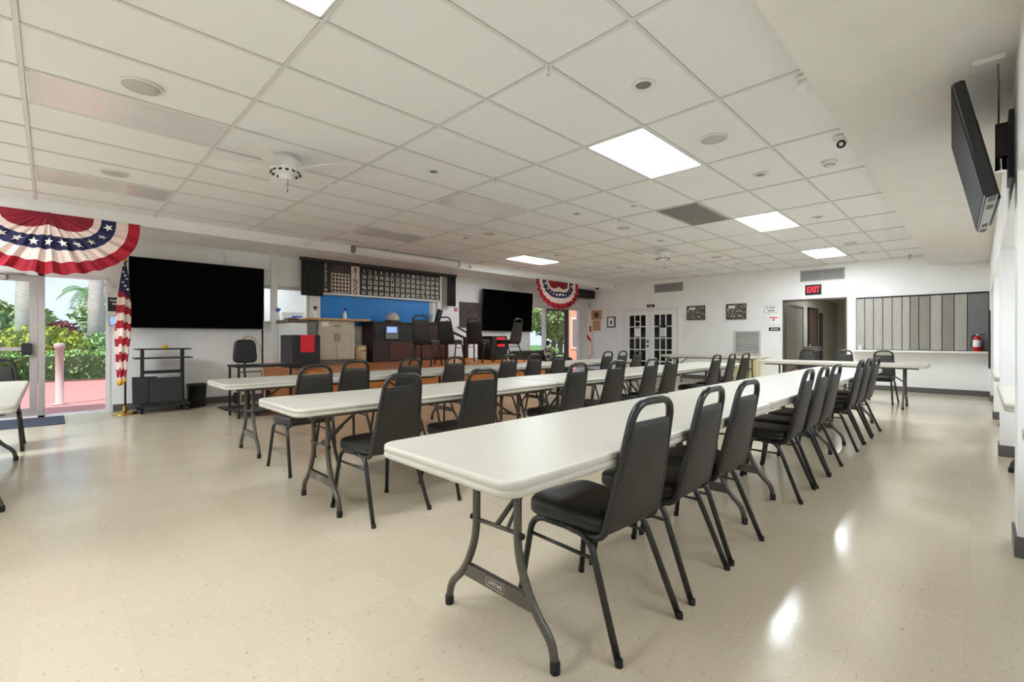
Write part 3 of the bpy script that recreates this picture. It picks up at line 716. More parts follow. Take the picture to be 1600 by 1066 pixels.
# flag
def us_flag():
    t = thing('us_flag', 'furled American flag on a dark pole with a round brass base, by the left door', 'flag', (-9.22, .81, 0))
    MB().lathe([(.002, 0), (.165, 0), (.165, .012), (.14, .028), (.07, .045), (.03, .06), (.026, .13), (.002, .13)], M_BRASS, 32).build('base', t)
    MB().cyl((0, 0, .1), (0, 0, 2.33), .014, M_WOODD, 12).build('pole', t)
    MB().lathe([(.002, 2.33), (.03, 2.335), (.03, 2.36), (.012, 2.37), (.02, 2.40), (.012, 2.44), (.002, 2.47)], M_BRASS, 14).build('finial', t)
    mb = MB(); N = 40; K = 46
    def prof(v):  # v 0 top..1 bottom : half width, z
        w = .022+.055*min(1, v*1.6)+.02*math.sin(v*5)
        if v > .82: w *= 1-.2*(v-.82)/.18
        return w, 2.26-1.76*v
    def col(u, v):
        if v < .24+.04*math.sin(u*6.28): return M_FBLU
        if abs((u % 1)-.62) < .035 and v > .02: return M_GOLD
        if v > .955: return M_GOLD
        return M_FRED if int((v+.16*abs((u+.1) % 1-.5))*15) % 2 == 0 else M_FWHT
    grid = []
    for j in range(K+1):
        v = j/K; w, z = prof(v); L = []
        for i in range(N):
            a = 2*PI*i/N; rr = w*(1+.22*math.sin(a*5+v*4))
            L.append((rr*math.cos(a)*.8+.01, rr*math.sin(a)*1.05-.01-.03*v, z+.06*math.sin(a-.8)*v))
        grid.append(L)
    b0 = 0
    for L in grid: mb.v += L
    for j in range(K):
        for i in range(N):
            k = (i+1) % N; mb.face([j*N+i, j*N+k, (j+1)*N+k, (j+1)*N+i], col(i/N, (j+.5)/K), True)
    mb.face(list(range(N)), M_FBLU); mb.face([K*N+i for i in range(N)], M_FRED)
    f_ = mb.build('flag_cloth', t)
    s = MB()
    for q in range(6):
        v = .05+.03*q; a = (-.5, .1, .6)[q % 3]; w, z = prof(v); p = Vector((w*math.cos(a)*.8+.025, w*math.sin(a)*1.05-.01, z))
        for k in range(5):
            an = PI/2+k*2*PI/5; an2 = an+PI/5; an0 = an-PI/5
            s.poly([p, p+Vector((0, .009*math.cos(an0), .009*math.sin(an0))), p+Vector((.002, .021*math.cos(an), .021*math.sin(an))), p+Vector((0, .009*math.cos(an2), .009*math.sin(an2)))], M_FSTAR)
    s.build('star', f_)
us_flag()
# state flag (white with red) far right of the left wall
t = thing('white_flag', 'furled white flag with a red patch on a pole in the far left corner', 'flag', (-9.25, 12.85, 0))
MB().lathe([(.002, 0), (.17, 0), (.17, .012), (.06, .04), (.025, .06), (.025, .12), (.002, .12)], M_BRASS, 24).build('base', t)
MB().cyl((0, 0, .1), (0, 0, 2.25), .013, M_WOODC, 10).build('pole', t)
MB().lathe([(.002, 2.25), (.028, 2.26), (.012, 2.30), (.002, 2.38)], M_BRASS, 12).build('finial', t)
mb = MB(); N = 28; K = 30
for j in range(K+1):
    v = j/K
    for i in range(N):
        a = 2*PI*i/N; w = (.03+.10*v)*(1+.25*math.sin(4*a+3*v)); mb.v.append((w*math.cos(a)*.7, w*math.sin(a)-.02*v, 2.15-1.55*v))
for j in range(K):
    for i in range(N):
        v = j/K; u = i/N; m_ = M_FWHT
        if abs(v-.42) < .075 and (u < .22 or u > .88): m_ = M_FRED
        if abs(v-.55-.5*(u-.7)) < .05 and .6 < u < .95: m_ = M_FRED
        if abs(u-.12-.02*math.sin(v*20)) < .03 and v > .5: m_ = M_GOLD
        k = (i+1) % N; mb.face([j*N+i, j*N+k, (j+1)*N+k, (j+1)*N+i], m_, True)
mb.face(list(range(N)), M_FWHT); mb.face([K*N+i for i in range(N)], M_FWHT); mb.build('flag_cloth', t)

# small wall fittings by the left door
t = thing('emergency_light', 'white twin-head emergency light on the wall beside the flag', 'light', (XL, .72, 1.92))
MB().bbox((.001, -.13, -.05), (.06, .13, .05), M_TRIMW, .008).build('housing', t)
for s_ in (-1, 1):
    MB().lathe([(.002, 0), (.03, .002), (.05, .04), (.055, .07), (.05, .075), (.002, .07)], M_WHITE, 18, M=Matrix.Translation((.05, s_*.08, .05)) @ Matrix.Rotation(R(75), 4, 'Y')).build('lamp_head', t)
t = thing('wall_notice', 'small black notice with pale lettering under the emergency light', 'sign', (XL, .76, 1.70))
MB().box((.001, -.12, -.11), (.012, .12, .11), M_BLACK).build('plate', t)
mbt = MB().box((.012, -.095, .05), (.0135, .005, .075), M_LGREY).box((.012, .02, .05), (.0135, .095, .075), M_LGREY).box((.012, -.07, -.005), (.0135, .09, .02), M_LGREY).box((.012, .0, -.07), (.0135, .08, -.04), M_LGREY); mbt.build('lettering', t)
t = thing('thermostat_panel', 'small lit blue wall display beneath the black notice', 'display', (XL, .76, 1.44))
MB().bbox((.001, -.12, -.09), (.03, .12, .09), M_LGREY, .006).build('housing', t); MB().box((.0301, -.09, -.06), (.032, .09, .06), M_PHONE).build('display', t)

# cart with folding screen panels, bin, yellow item
def cart():
    t = thing('presentation_cart', 'black wheeled presentation cart with thin shelves below the big television', 'cart', (-9.28, 1.28, 0))
    MB().box((-.27, -.32, .09), (.27, .32, .14), M_BLACKM).build('base', t)
    for s_ in (-1, 1): MB().box((-.04, s_*.26-.022, .13), (.04, s_*.26+.022, .98), M_BLACKM).build('upright', t)
    for z, w in ((.98, .35), (.84, .37), (.60, .27)):
        MB().box((-.16 if z > .7 else -.03, -w, z), (.22 if z > .7 else .03, w, z+(.02 if z > .7 else .05)), M_BLACK).build('shelf', t)
    for sx in (-1, 1):
        for sy in (-1, 1):
            MB().tube([(sx*.22, sy*.29-.016, .042), (sx*.22, sy*.29+.016, .042)], .042, M_RUB, 14).box((sx*.22-.015, sy*.29-.025, .04), (sx*.22+.015, sy*.29+.025, .095), M_BLACKM).build('caster', t)
cart()
Mx = Matrix.Rotation(R(-10), 4, 'Y')
tag(MB().bbox((0, -.28, 0), (.03, .03, .42), M_BLACK, .006, Mx).build('flat_panel', None, (-9.18, 1.17, .142)), 'narrow dark flat panel leaning on the cart base, left piece', 'panel')
tag(MB().bbox((0, -.2, 0), (.03, .22, .40), M_BLACKM, .006, Mx).build('flat_panel', None, (-9.11, 1.30, .142)), 'wider dark flat panel leaning on the cart base, front piece', 'panel')
tag(MB().lathe([(.002, 0), (.035, 0), (.04, .03), (.03, .05), (.002, .055)], M_YEL, 14).build('tape_roll', None, (-9.22, 1.30, 1.001)), 'small yellow roll lying on the top shelf of the black cart', 'tape')
t = thing('waste_bin', 'black plastic waste bin on the floor right of the black cart', 'bin', (-9.38, 1.76, 0))
lo = rrect(.24, .24, -.13, .13, .05, 5); loops = []
for z, k in ((.0, .84), (.006, .86), (.36, 1.0), (.36, 1.06), (.39, 1.07), (.39, 1.0), (.05, .84)):
    loops.append([(x*k, y*k, z) for x, y in lo])
MB().loft(loops, M_BLACK, True).build('bin_body', t)

# hand truck, desk, office chair back
t = thing('hand_truck', 'tan hand truck with an arched handle against the wall left of the desk', 'hand truck', (XL+.30, 2.6, 0))
MB().tube([(.12, -.2, .16), (.0, -.2, .6), (-.1, -.2, 1.02), (-.16, 0, 1.26), (-.1, .2, 1.02), (.0, .2, .6), (.12, .2, .16)], .014, M_TAN, 8, .16, 6).build('frame', t)
MB().box((.1, -.22, .0), (.32, .22, .012), M_TAN).cyl((.13, -.2, .01), (.12, -.2, .17), .014, M_TAN, 8).cyl((.13, .2, .01), (.12, .2, .17), .014, M_TAN, 8).build('toe_plate', t)
MB().cyl((.0, -.19, .55), (.0, .19, .55), .01, M_BLACKM, 8).cyl((.07, -.19, .3), (.07, .19, .3), .01, M_TAN, 8).build('cross_rail', t)
for s_ in (-1, 1): MB().cyl((.06, s_*.26-.022, .1), (.06, s_*.26+.022, .1), .1, M_RUB, 20).build('wheel', t)
t = thing('steel_desk', 'black steel-legged desk standing in front of the left side of the stage', 'desk', (-7.75, 2.36, 0))
MB().bbox((-.27, -.47, .735), (.27, .47, .765), M_BLACK, .005).build('desktop', t)
for sx in (-1, 1):
    for sy in (-1, 1): MB().box((sx*.235-.014, sy*.44-.014, 0), (sx*.235+.014, sy*.44+.014, .735), M_BLACKM).build('leg', t)
MB().box((-.235, -.45, .07), (.235, -.43, .11), M_BLACKM).box((-.235, .43, .07), (.235, .45, .11), M_BLACKM).box((-.25, -.43, .07), (.23, .43, .09), M_BLACKM).build('foot_rail', t)
t = thing('task_chair', 'small black task chair tucked behind the steel desk', 'chair', (-8.45, 2.25, 0))
lo = rrect(.36, .30, -.16, .22, .1, 6)
MB().loft([[(th, q[0]*k, .92+q[1]*k) for q in lo] for th, k in ((-.04, .9), (-.03, 1), (.02, 1), (.035, .9))], M_BLACK, True).build('backrest', t)
MB().lathe([(.002, .44), (.2, .44), (.22, .46), (.22, .49), (.19, .51), (.002, .515)], M_VINYL, 24, (.18, 0, 0)).build('seat', t)
MB().tube([(.0, 0, .82), (-.04, 0, .6), (.06, 0, .43), (.18, 0, .43)], .018, M_BLACKM, 8, .08, 4).build('back_support', t)
b_ = MB().cyl((.18, 0, .08), (.18, 0, .45), .024, M_BLACKM, 10)
for k in range(5): a = 2*PI*k/5+.3; b_.tube([(.18, 0, .09), (.18+.24*math.cos(a), .24*math.sin(a), .06)], .016, M_BLACK, 8); b_.lathe([(.002, 0), (.025, .0), (.028, .025), (.02, .05), (.002, .055)], M_RUB, 10, (.18+.24*math.cos(a), .24*math.sin(a), 0))
b_.build('star_base', t)
tag(MB().lathe([(.002, 0), (.14, 0), (.14, .012), (.02, .02), (.014, .04), (.014, 1.32), (.002, 1.32)], M_BLACKM, 16).build('floor_stand', None, (-9.42, 2.80, 0)), 'thin black pole stand under the right end of the big television', 'stand')
tag(MB().bbox((0, 0, 0), (.5, .7, .02), M_BLACK, .004).build('floor_mat', None, (-9.0, 1.98, 0)), 'black mat on the floor between the waste bin and the desk', 'mat')

# ------------------------------------------------------------------ stage
SX, SY0, SY1 = -6.9, 2.9, 7.9
t = thing('stage', 'raised orange wooden stage platform along the left wall', 'stage', (0, 0, 0))
MB().box((XL+.005, SY0, 0), (SX, SY1, ZST-.03), M_WOODO).build('skirt', t)
MB().box((XL+.005, SY0-.015, ZST-.03), (SX+.02, SY1+.015, ZST), M_WOODO).build('deck', t)
# blue backdrop and trims on the wall
tag(MB().box((XL+.001, 3.98, 1.43), (XL+.02, 6.70, 2.07), M_BLUE).build('blue_backdrop'), 'bright blue painted panel on the wall below the bingo board', 'panel')
struct(MB().box((XL, 3.90, ZST), (XL+.035, 3.98, 2.1), M_TRIMW).box((XL, 6.70, ZST), (XL+.03, 6.80, 2.2), M_LGREY).box((XL, 6.92, ZST), (XL+.06, 7.05, ZBM), M_TRIMW).box((XL, 3.02, 0), (XL+.07, 3.13, ZBM), M_TRIMW), 'trim_3')

# bingo board
t = thing('bingo_board', 'long black bingo number board above the blue panel', 'board', (XL+.10, 5.45, 2.45))
y0, y1, z0, z1 = -1.48, 1.52, -.34, .31
MB().box((-.09, y0, z0), (.0, y1, z1), M_BOARD).build('panel', t)
f = MB(); frame_rect(f, -.03, y0-.035, y1+.03, z0-.03, z1+.02, .035, M_WHITE, .09); f.build('board_frame', t)
nb = MB(); cw = (1.50+.60)/15; rh = (z1-z0-.06)/5
for r_ in range(5):
    for c_ in range(15):
        text_mb(str(r_*15+c_+1), .118, M_NUM, face_px(.002, -.60+cw*(c_+.5), z1-.06-rh*(r_+.5)), .002, bold=.003, sx=.82).build('ball_number', t)
MB().box((.0, -.83, z0+.002), (.003, -.64, z1), M_BCREAM).build('letter_strip', t)
lb = MB()
for k, ch_ in enumerate('BINGO'): lb.add(text_mb(ch_, .15, M_BBROWN, face_px(.0045, -.735, z1-.06-rh*(k+.5)), .002, bold=.004, sx=.85))
lb.build('letter', t)
gr = MB(); gy0, gy1, gz0, gz1 = -1.26, -.88, z0+.03, z0+.42
for k in range(6):
    yy = gy0+(gy1-gy0)*k/5; zz = gz0+(gz1-gz0)*k/5
    gr.box((.001, yy-.012, gz0-.012), (.005, yy+.012, gz1+.012), M_BCREAM).box((.001, gy0-.012, zz-.012), (.005, gy1+.012, zz+.012), M_BCREAM)
gr.build('pattern_grid', t)
vt = MB()
for k, ch_ in enumerate('AUTOTRONIC'): vt.add(text_mb(ch_, .062, M_NUM, face_px(.002, -1.385, z1-.045-.05*k), .002, bold=.002))
for a in (-35, 0, 35): vt.add(MB().box((-.001, -.008, 0), (.003, .008, .07), M_NUM), Matrix.Translation((.002, -1.385, z0+.03)) @ Matrix.Rotation(R(a), 4, 'X'))
vt.build('maker_lettering', t)
MB().box((.0, -1.27, z0+.45), (.003, -.87, z1-.02), M_BROWNCL).build('display_window', t)
# curtain rail and curtains
t = thing('curtain', 'dark grey stage curtains drawn to both ends of the bingo board, on one rail', 'curtain', (XL+.22, 5.45, 0))
MB().bbox((-.04, -1.95, 2.715), (.05, 1.93, 2.778), M_CURT, .008).build('curtain_rail', t)
for a, b, zb in ((-1.93, -1.50, 2.02), (1.66, 1.90, 1.98)):
    pts = []; n = 40
    for k in range(n+1): pts.append((.03*math.sin(k*1.45), a+(b-a)*k/n))
    mb = MB(); lp = []
    for z in (zb, 2.72): lp.append([(x+.006, y, z) for x, y in pts]+[(x-.006, y, z) for x, y in pts[::-1]])
    mb.loft(lp, M_CURT, True).build('curtain_panel', t)
# projection screen case on the beam
t = thing('projection_screen_case', 'long white projection screen case fixed under the ceiling along the beam', 'screen', (XB+.085, 5.35, 2.855))
MB().tube([(0, -1.24, 0), (0, 1.24, 0)], .068, M_TRIMW, 18).build('screen_tube', t)
for s_ in (-1, 1): MB().tube([(0, s_*1.24, 0), (0, s_*1.27, 0)], .074, M_GREY, 18).box((-.08, s_*1.255-.012, -.02), (0, s_*1.255+.012, .075), M_GREY).build('end_cap', t)
for y, lab in ((3.25, 'white spot fixture on the beam left of the projection screen case'), (7.05, 'round white fixture on the beam right of the projection screen case')):
    tag(MB().lathe([(.002, 0), (.05, 0), (.055, .03), (.04, .07), (.002, .08)], M_TRIMW, 18, M=Matrix.Rotation(R(90), 4, 'Y')).build('beam_fixture', None, (XB+.001, y, 2.86)), lab, 'fixture')

# pass-through frame
pf = MB()
frame_rect(pf, XL+.0, 2.68, 3.76, 1.45, 2.17, .04, M_LGREY, .05); pf.box((XL-.1, 2.84, 1.49), (XL+.01, 2.91, 2.13), M_BROWNCL)
pf.box((XL-.02, 2.68, 2.17), (XL+.04, 3.95, 2.19), M_LGREY)
struct(pf, 'trim_4')
t = thing('counter_appliance', 'white boxy appliance with a blue label seen through the wall opening', 'appliance', (XL-.6, 3.62, 1.2))
MB().bbox((-.2, -.25, 0), (.2, .25, .52), M_WHITE, .015).build('body', t); MB().box((.2, -.05, .40), (.202, .15, .43), M_BLUEP).build('label_strip', t)

# white cupboard, dark panel, cream cabinet, counter
t = thing('white_cupboard', 'white cupboard on the stage against the wall, topped with brown stone', 'cupboard', (-9.35, 3.30, ZST))
MB().bbox((-.34, -.16, 0), (.34, .16, .80), M_WHITE, .006).build('body', t); MB().box((.34, -.15, .05), (.352, .15, .78), M_WHITE).build('door', t)
MB().bbox((-.33, -.2, .80), (.30, .17, .86), M_STONE, .02).lathe([(.002, .85), (.16, .86), (.12, .90), (.05, .915), (.002, .92)], M_STONE, 14).build('stone_top', t)
tag(MB().bbox((-.3, -.1, 0), (.27, .1, .83), M_GREY, .006).build('dark_steel_unit', None, (-9.37, 3.575, ZST)), 'dark steel unit between the white cupboard and the cream cabinet', 'appliance')
t = thing('cream_cabinet', 'cream two-door cabinet with a drawer on the stage under the wood counter', 'cabinet', (-9.40, 4.10, ZST))
MB().box((-.27, -.38, .08), (.24, .38, .87), M_CREAM).box((-.25, -.37, 0), (.18, .37, .08), M_GREY).build('body', t)
def shaker(mb, y0, y1, z0, z1, x): return frame_rect(mb, x+.009, y0, y1, z0, z1, .05, M_CREAM, .018).box((x, y0+.04, z0+.04), (x+.008, y1-.04, z1-.04), M_CREAM)
dr = shaker(MB(), -.37, .37, .67, .855, .24).build('drawer', t)
MB().tube([(.262, -.06, .76), (.285, -.06, .76), (.285, .06, .76), (.262, .06, .76)], .006, M_BLACKM, 8, .01, 3).build('handle', dr)
for s_ in (-1, 1):
    d_ = shaker(MB(), *sorted((s_*.37, s_*.004)), .10, .655, .24).build('door', t)
    MB().tube([(.258, s_*.035, .46), (.282, s_*.035, .46), (.282, s_*.035, .60), (.258, s_*.035, .60)], .006, M_BLACKM, 8, .01, 3).build('handle', d_)
tag(MB().box((.0, -.07, 0), (.003, .07, .09), M_PAPER, Matrix.Rotation(R(4), 4, 'X')).build('paper_note', None, (-9.1405, 3.86, 1.40)), 'small white paper note on the cream cabinet drawer', 'note')
tag(MB().bbox((-.30, -.66, 0), (.32, .66, .04), M_WOODC, .006).build('wood_counter', None, (-9.37, 4.13, ZST+.871)), 'long light wood counter top on the cream cabinet', 'countertop')
def spray(x, y, z, top, body, label):
    t = thing('spray_bottle', label, 'bottle', (x, y, z), .6, 'spray bottles on the counters')
    MB().lathe([(.002, 0), (.036, 0), (.038, .02), (.037, .10), (.018, .145), (.014, .17), (.002, .17)], body, 16).build('bottle_body', t)
    MB().box((-.014, -.02, .17), (.014, .02, .20), top).box((-.012, -.03, .2), (.012, .075, .235), top).box((-.006, .03, .15), (.006, .045, .2), top).build('trigger', t)
spray(-9.3, 3.72, ZST+.912, M_BLACK, M_PAPER, 'white spray bottle with a black trigger at the left of the wood counter')
spray(-9.3, 4.34, ZST+.912, M_BLUEP, M_PAPER, 'white spray bottle with a blue trigger at the right of the wood counter')
spray(-9.62, 3.13, ZST+.862, M_BLUEP, M_PAPER, 'spray bottle with a blue trigger on the brown stone top')
t = thing('pedal_bin', 'beige cylindrical bin on the stage between the cream cabinet and brown console', 'bin', (-9.3, 4.67, ZST))
MB().lathe([(.002, 0), (.13, 0), (.135, .02), (.14, .30), (.138, .33), (.12, .36), (.002, .37)], M_TAN, 24).build('bin_body', t)
MB().tube([(.135, -.05, .26), (.165, -.05, .25), (.165, .05, .25), (.135, .05, .26)], .008, M_BLACK, 8, .02, 3).build('handle', t)

# bingo console
t = thing('bingo_console', 'dark brown wooden bingo console standing on the stage', 'console', (-9.38, 5.90, ZST))
MB().box((-.28, -1.0, .0), (.22, 1.0, .84), M_WOODD).build('body', t)
MB().bbox((-.30, -1.04, .84), (.27, 1.05, .875), M_WOODD, .006).build('console_top', t)
M_WOODR = noisy('red_brown_wood', rgb(86, 46, 36), rgb(74, 38, 30), 6, .4, stretch=(1, 4, 1))
MB().box((.221, -.60, .05), (.235, .0, .44), M_WOODR).box((.221, .06, .05), (.235, .96, .44), M_WOODR).build('lower_panel', t)
MB().box((.221, -.96, .46), (.24, -.05, .80), M_BLACK).build('control_panel', t)
MB().box((.241, -.72, .50), (.275, -.42, .78), M_GREY).box((.2751, -.70, .64), (.278, -.46, .76), M_PHONE).build('monitor', t)
t = thing('bingo_blower', 'grey domed ball blower on top of the brown console', 'machine', (-9.3, 5.45, ZST+.876))
MB().box((-.13, -.13, 0), (.13, .13, .03), M_BLACK).build('base', t)
MB().lathe([(.15, .03), (.15, .09), (.13, .15), (.08, .2), (.03, .22), (.002, .222)], M_LGREY, 24).build('dome', t)
MB().bbox((.135, -.05, .04), (.16, .05, .13), M_TAN, .008).build('front_plate', t)
t = thing('tilted_speaker', 'black slim speaker tilted on top of the right end of the console', 'speaker', (-9.4, 6.72, ZST+.876))
MB().bbox((-.1, -.12, 0), (.1, .12, .03), M_BLACK, .005).build('base', t)
MB().bbox((-.04, -.06, .02), (.05, .06, .36), M_BLACK, .01, Matrix.Rotation(R(-18), 4, 'X')).build('cabinet', t)
tag(MB().lathe([(.002, 0), (.04, 0), (.045, .05), (.03, .08), (.002, .085)], M_YEL, 14).build('yellow_cup', None, (-9.2, 6.9, ZST+.876)), 'small yellow cup at the right end of the brown console', 'cup')
tag(MB().box((0, -.09, 0), (.004, .09, .17), M_RED).build('red_sign', None, (-9.155, 6.25, 1.30)), 'small red paper taped to the brown console', 'paper')
def pa(x, y, label):
    t = thing('loudspeaker', label, 'speaker', (x, y, ZST), 0, 'black loudspeakers on the stage')
    MB().bbox((-.53, -.25, 0), (.0, .25, .57), M_BLACKM, .012).build('cabinet', t)
    MB().box((.001, -.225, .02), (.006, .225, .54), M_BLACK).build('grille', t)
    return t
pa(-8.3, 3.17, 'black loudspeaker with one large red paper at the left of the stage')
pa(-8.07, 7.60, 'black loudspeaker with two red strips at the right of the stage')
tag(MB().box((0, -.12, 0), (.004, .12, .30), M_RED).build('red_paper', None, (-8.292, 3.19, .92)), 'large red paper sheet hanging on the left black loudspeaker', 'paper')
for z, lab in ((1.10, 'upper red strip on the right black loudspeaker'), (.96, 'lower red strip on the right black loudspeaker')):
    tag(MB().box((0, -.13, 0), (.004, .13, .085), M_RED).build('red_paper', None, (-8.062, 7.63, z)), lab, 'paper')
t = thing('stage_handrail', 'brown wooden handrail with square post at the right end of the stage', 'handrail', (0, 0, 0))
MB().box((-8.64, 6.94, ZST), (-8.55, 7.03, 1.18), M_WOODD).box((-8.72, 6.86, ZST), (-8.47, 7.11, ZST+.04), M_WOODO).build('post', t)
MB().tube([(-9.62, 7.10, 1.42), (-8.59, 6.985, 1.16)], .03, M_WOODD, 8).tube([(-9.62, 7.55, 1.45), (-8.68, 7.27, 1.22), (-8.59, 6.985, 1.16)], .028, M_WOODD, 8).build('rail', t)
tag(MB().box((XL+.001, 7.66, 1.45), (XL+.03, 8.34, 2.13), M_BROWNCL).build('cloth_panel'), 'dark brown cloth panel on the wall left of the second television', 'panel')
t = thing('wall_poster', 'bright white poster on the wall between the curtain and brown cloth panel', 'poster', (XL+.001, 7.38, 1.95))
MB().box((0, -.24, -.16), (.006, .24, .16), M_PAPER).build('sheet', t); MB().box((.0061, .10, -.08), (.008, .22, .02), mat('pink_print', rgb(214, 120, 140), .6)).build('pink_print', t)

# sofa and pillow
t = thing('sofa', 'olive brown leather sofa under the far window of the left wall', 'sofa', (-9.0, 10.15, 0))
MB().bbox((-.42, -.95, .08), (.42, .95, .30), M_SOFA, .03).build('base', t)
MB().bbox((-.48, -.95, .12), (-.20, .95, .80), M_SOFA, .06).build('backrest', t)
for s_ in (-1, 1):
    MB().bbox((-.45, s_*.86-.11, .1), (.42, s_*.86+.11, .60), M_SOFA, .05).build('arm', t)
    MB().bbox((-.2, s_*.375-.37, .30), (.43, s_*.375+.37, .46), M_SOFA, .04).build('seat_cushion', t)
    for sx in (-1, 1): MB().box((sx*.36-.03, s_*.86-.03, 0), (sx*.36+.03, s_*.86+.03, .09), M_WOODD).build('leg', t)
M_PIL = noisy('pillow_fabric', rgb(52, 48, 44), rgb(176, 166, 150), 14, .8, lo=.48, hi=.54)
lp = []
for z, k in ((-.07, .55), (-.05, .85), (-.02, .98), (0, 1.0), (.02, .98), (.05, .85), (.07, .55)):
    lp.append([(z, x*k, y*k) for x, y in rrect(.40, .40, -.2, .2, .05, 5)])
o = MB().loft(lp, M_PIL, True).build('pillow', None, (-8.95, 10.42, .68)); o.rotation_euler = (R(12), R(-16), 0)
tag(o, 'patterned black and grey pillow standing on the sofa', 'pillow')

# air curtain, small camera
t = thing('air_curtain', 'long black air curtain box on brackets above the far glass door', 'air curtain', (-9.35, 12.55, 2.50))
MB().bbox((-.2, -.6, 0), (.12, .6, .26), M_BLACK, .01).build('housing', t); MB().box((-.05, -.55, -.006), (.06, .55, .0), M_GREY).build('outlet_slot', t)
MB().box((-.34, -.02, -.16), (-.31, .02, .1), M_GREY).tube([(-.32, 0, -.15), (-.05, 0, -.004)], .01, M_GREY, 6).build('bracket', t)
tag(MB().lathe([(.002, 0), (.05, 0), (.05, .02), (.035, .05), (.002, .065)], M_BLACK, 16, M=Matrix.Rotation(PI, 4, 'X')).build('dome_camera', None, (-8.62, 12.4, ZBM-.001)), 'small black dome camera under the beam near the far corner', 'camera')
tag(MB().tube([(0, -.35, 0), (0, 0, 0), (0, 0, .0), (0, .0, -.22)], .009, M_TRIMW, 8, .05, 4).build('conduit', None, (XL+.012, 10.0, 2.70)), 'white conduit bending down to the second television', 'conduit')
tag(MB().tube([(0, -1.2, 0), (0, 0, 0), (0, 0, -.30)], .011, M_TRIMW, 8, .1, 5).build('conduit', None, (XL+.014, 2.25, 2.74)), 'white conduit curving down to the huge television by the flag', 'conduit')

# ------------------------------------------------------------------ back wall
YW = YB-.001
def leaf_door(x0, x1, root):
    d_ = MB(); ym = YB-.04
    gx0, gx1, gz0, gz1 = x0+.14, x1-.14, .10, 1.885
    d_.box((x0, ym-.02, .01), (gx0, ym+.025, 2.02), M_WHITE).box((gx1, ym-.02, .01), (x1, ym+.025, 2.02), M_WHITE).box((gx0, ym-.02, .01), (gx1, ym+.025, gz0), M_WHITE).box((gx0, ym-.02, gz1), (gx1, ym+.025, 2.02), M_WHITE)
    for k in (1, 2): xx = gx0+(gx1-gx0)*k/3; d_.box((xx-.014, ym-.018, gz0), (xx+.014, ym+.02, gz1), M_WHITE)
    for k in range(1, 5): zz = gz0+(gz1-gz0)*k/5; d_.box((gx0, ym-.018, zz-.016), (gx1, ym+.02, zz+.016), M_WHITE)
    lf = d_.build('door_leaf', root)
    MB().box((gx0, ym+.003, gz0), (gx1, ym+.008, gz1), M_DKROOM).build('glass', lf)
    return gx0, gx1
f = MB().box((-8.12, YB-.06, 0), (-8.05, YB, 2.1), M_TRIMW).box((-6.33, YB-.06, 0), (-6.26, YB, 2.1), M_TRIMW).box((-8.05, YB-.06, 2.03), (-6.33, YB, 2.1), M_TRIMW)
d3 = struct(f, 'door_3')
leaf_door(-8.045, -7.195, d3); leaf_door(-7.185, -6.335, d3)
k_ = MB()
for z in (1.07, .92): k_.lathe([(.002, 0), (.032, 0), (.034, .02), (.026, .05), (.002, .055)], M_BLACKM, 16, M=Matrix.Translation((-7.255, YB-.06, z)) @ Matrix.Rotation(R(90), 4, 'X'))
k_.build('door_knob', d3)
for x, z, w, h, lab in ((-7.62, 1.35, .17, .26, 'white paper notice taped to the left glazed door'), (-6.76, 1.35, .18, .26, 'white printed notice taped to the right glazed door')):
    t = thing('paper_notice', lab, 'notice', (x, YB-.0645, z)); MB().box((-w/2, -.002, -h/2), (w/2, 0, h/2), M_PAPER).build('sheet', t)
    if 'printed' in lab:
        s_ = MB()
        for k in range(7): s_.box((-w*.4, -.003, h*.36-k*.033), (w*(.4 if k % 3 else .25), -.002, h*.36-k*.033+.008), M_TXT)
        s_.build('print_line', t)
def sign(x, z, w, h, label, name='door_sign', bg_=None, y=None):
    t = thing(name, label, 'sign', (x, YW if y is None else y, z)); MB().bbox((-w/2, -.012, -h/2), (w/2, 0, h/2), bg_ or M_BLACK, .003).build('plate', t); return t
t = sign(-7.19, 2.17, .26, .085, 'small black name plate above the double glazed doors'); MB().box((-.07, -.0135, -.012), (.07, -.012, .012), M_LGREY).build('lettering', t)
t = sign(-6.76, 1.53, .26, .05, 'narrow black sign on the right glazed door', y=YB-.065)
t = sign(-7.62, 1.69, .17, .03, 'narrow white strip on the left glazed door', 'label_strip', M_PAPER, YB-.065)
def pic(x0, x1, z0, z1, label, name, print_, frame=M_FRAMED, cat='picture', group=None, fw=.02):
    t = thing(name, label, cat, ((x0+x1)/2, YW, (z0+z1)/2), 0, group); w, h = (x1-x0)/2, (z1-z0)/2
    MB().box((-w, -.03, -h), (-w+fw, 0, h), frame).box((w-fw, -.03, -h), (w, 0, h), frame).box((-w, -.03, -h), (w, 0, -h+fw), frame).box((-w, -.03, h-fw), (w, 0, h), frame).build('picture_frame', t)
    MB().box((-w+fw-.001, -.02, -h+fw-.001), (w-fw+.001, -.005, h-fw+.001), print_).build('print', t); return t
t = pic(-6.03, -5.50, 1.69, 2.10, 'framed dark aerial print nearer the double glazed doors', 'framed_picture', M_PICT, group='framed aerial prints')
MB().box((-.20, -.0215, .10), (-.02, -.0202, .16), M_PAPER).build('title_strip', t)
t = pic(-4.91, -4.40, 1.68, 2.10, 'framed dark aerial print above the grey roller shutter', 'framed_picture', M_PICT, group='framed aerial prints')
MB().box((-.20, -.0215, .10), (-.03, -.0202, .16), M_PAPER).build('title_strip', t)
t = pic(-8.76, -8.46, 1.53, 1.88, 'small black-framed portrait with white mount left of the glazed doors', 'framed_portrait', M_PAPER, M_BLACK, fw=.03)
MB().loft([[(a*k, -.0205-.001*i, b*k-.01) for a, b in rrect(.09, .05, -.06, .06, .02, 4)] for i, k in enumerate((1, .98))], M_TXT).build('portrait_print', t)
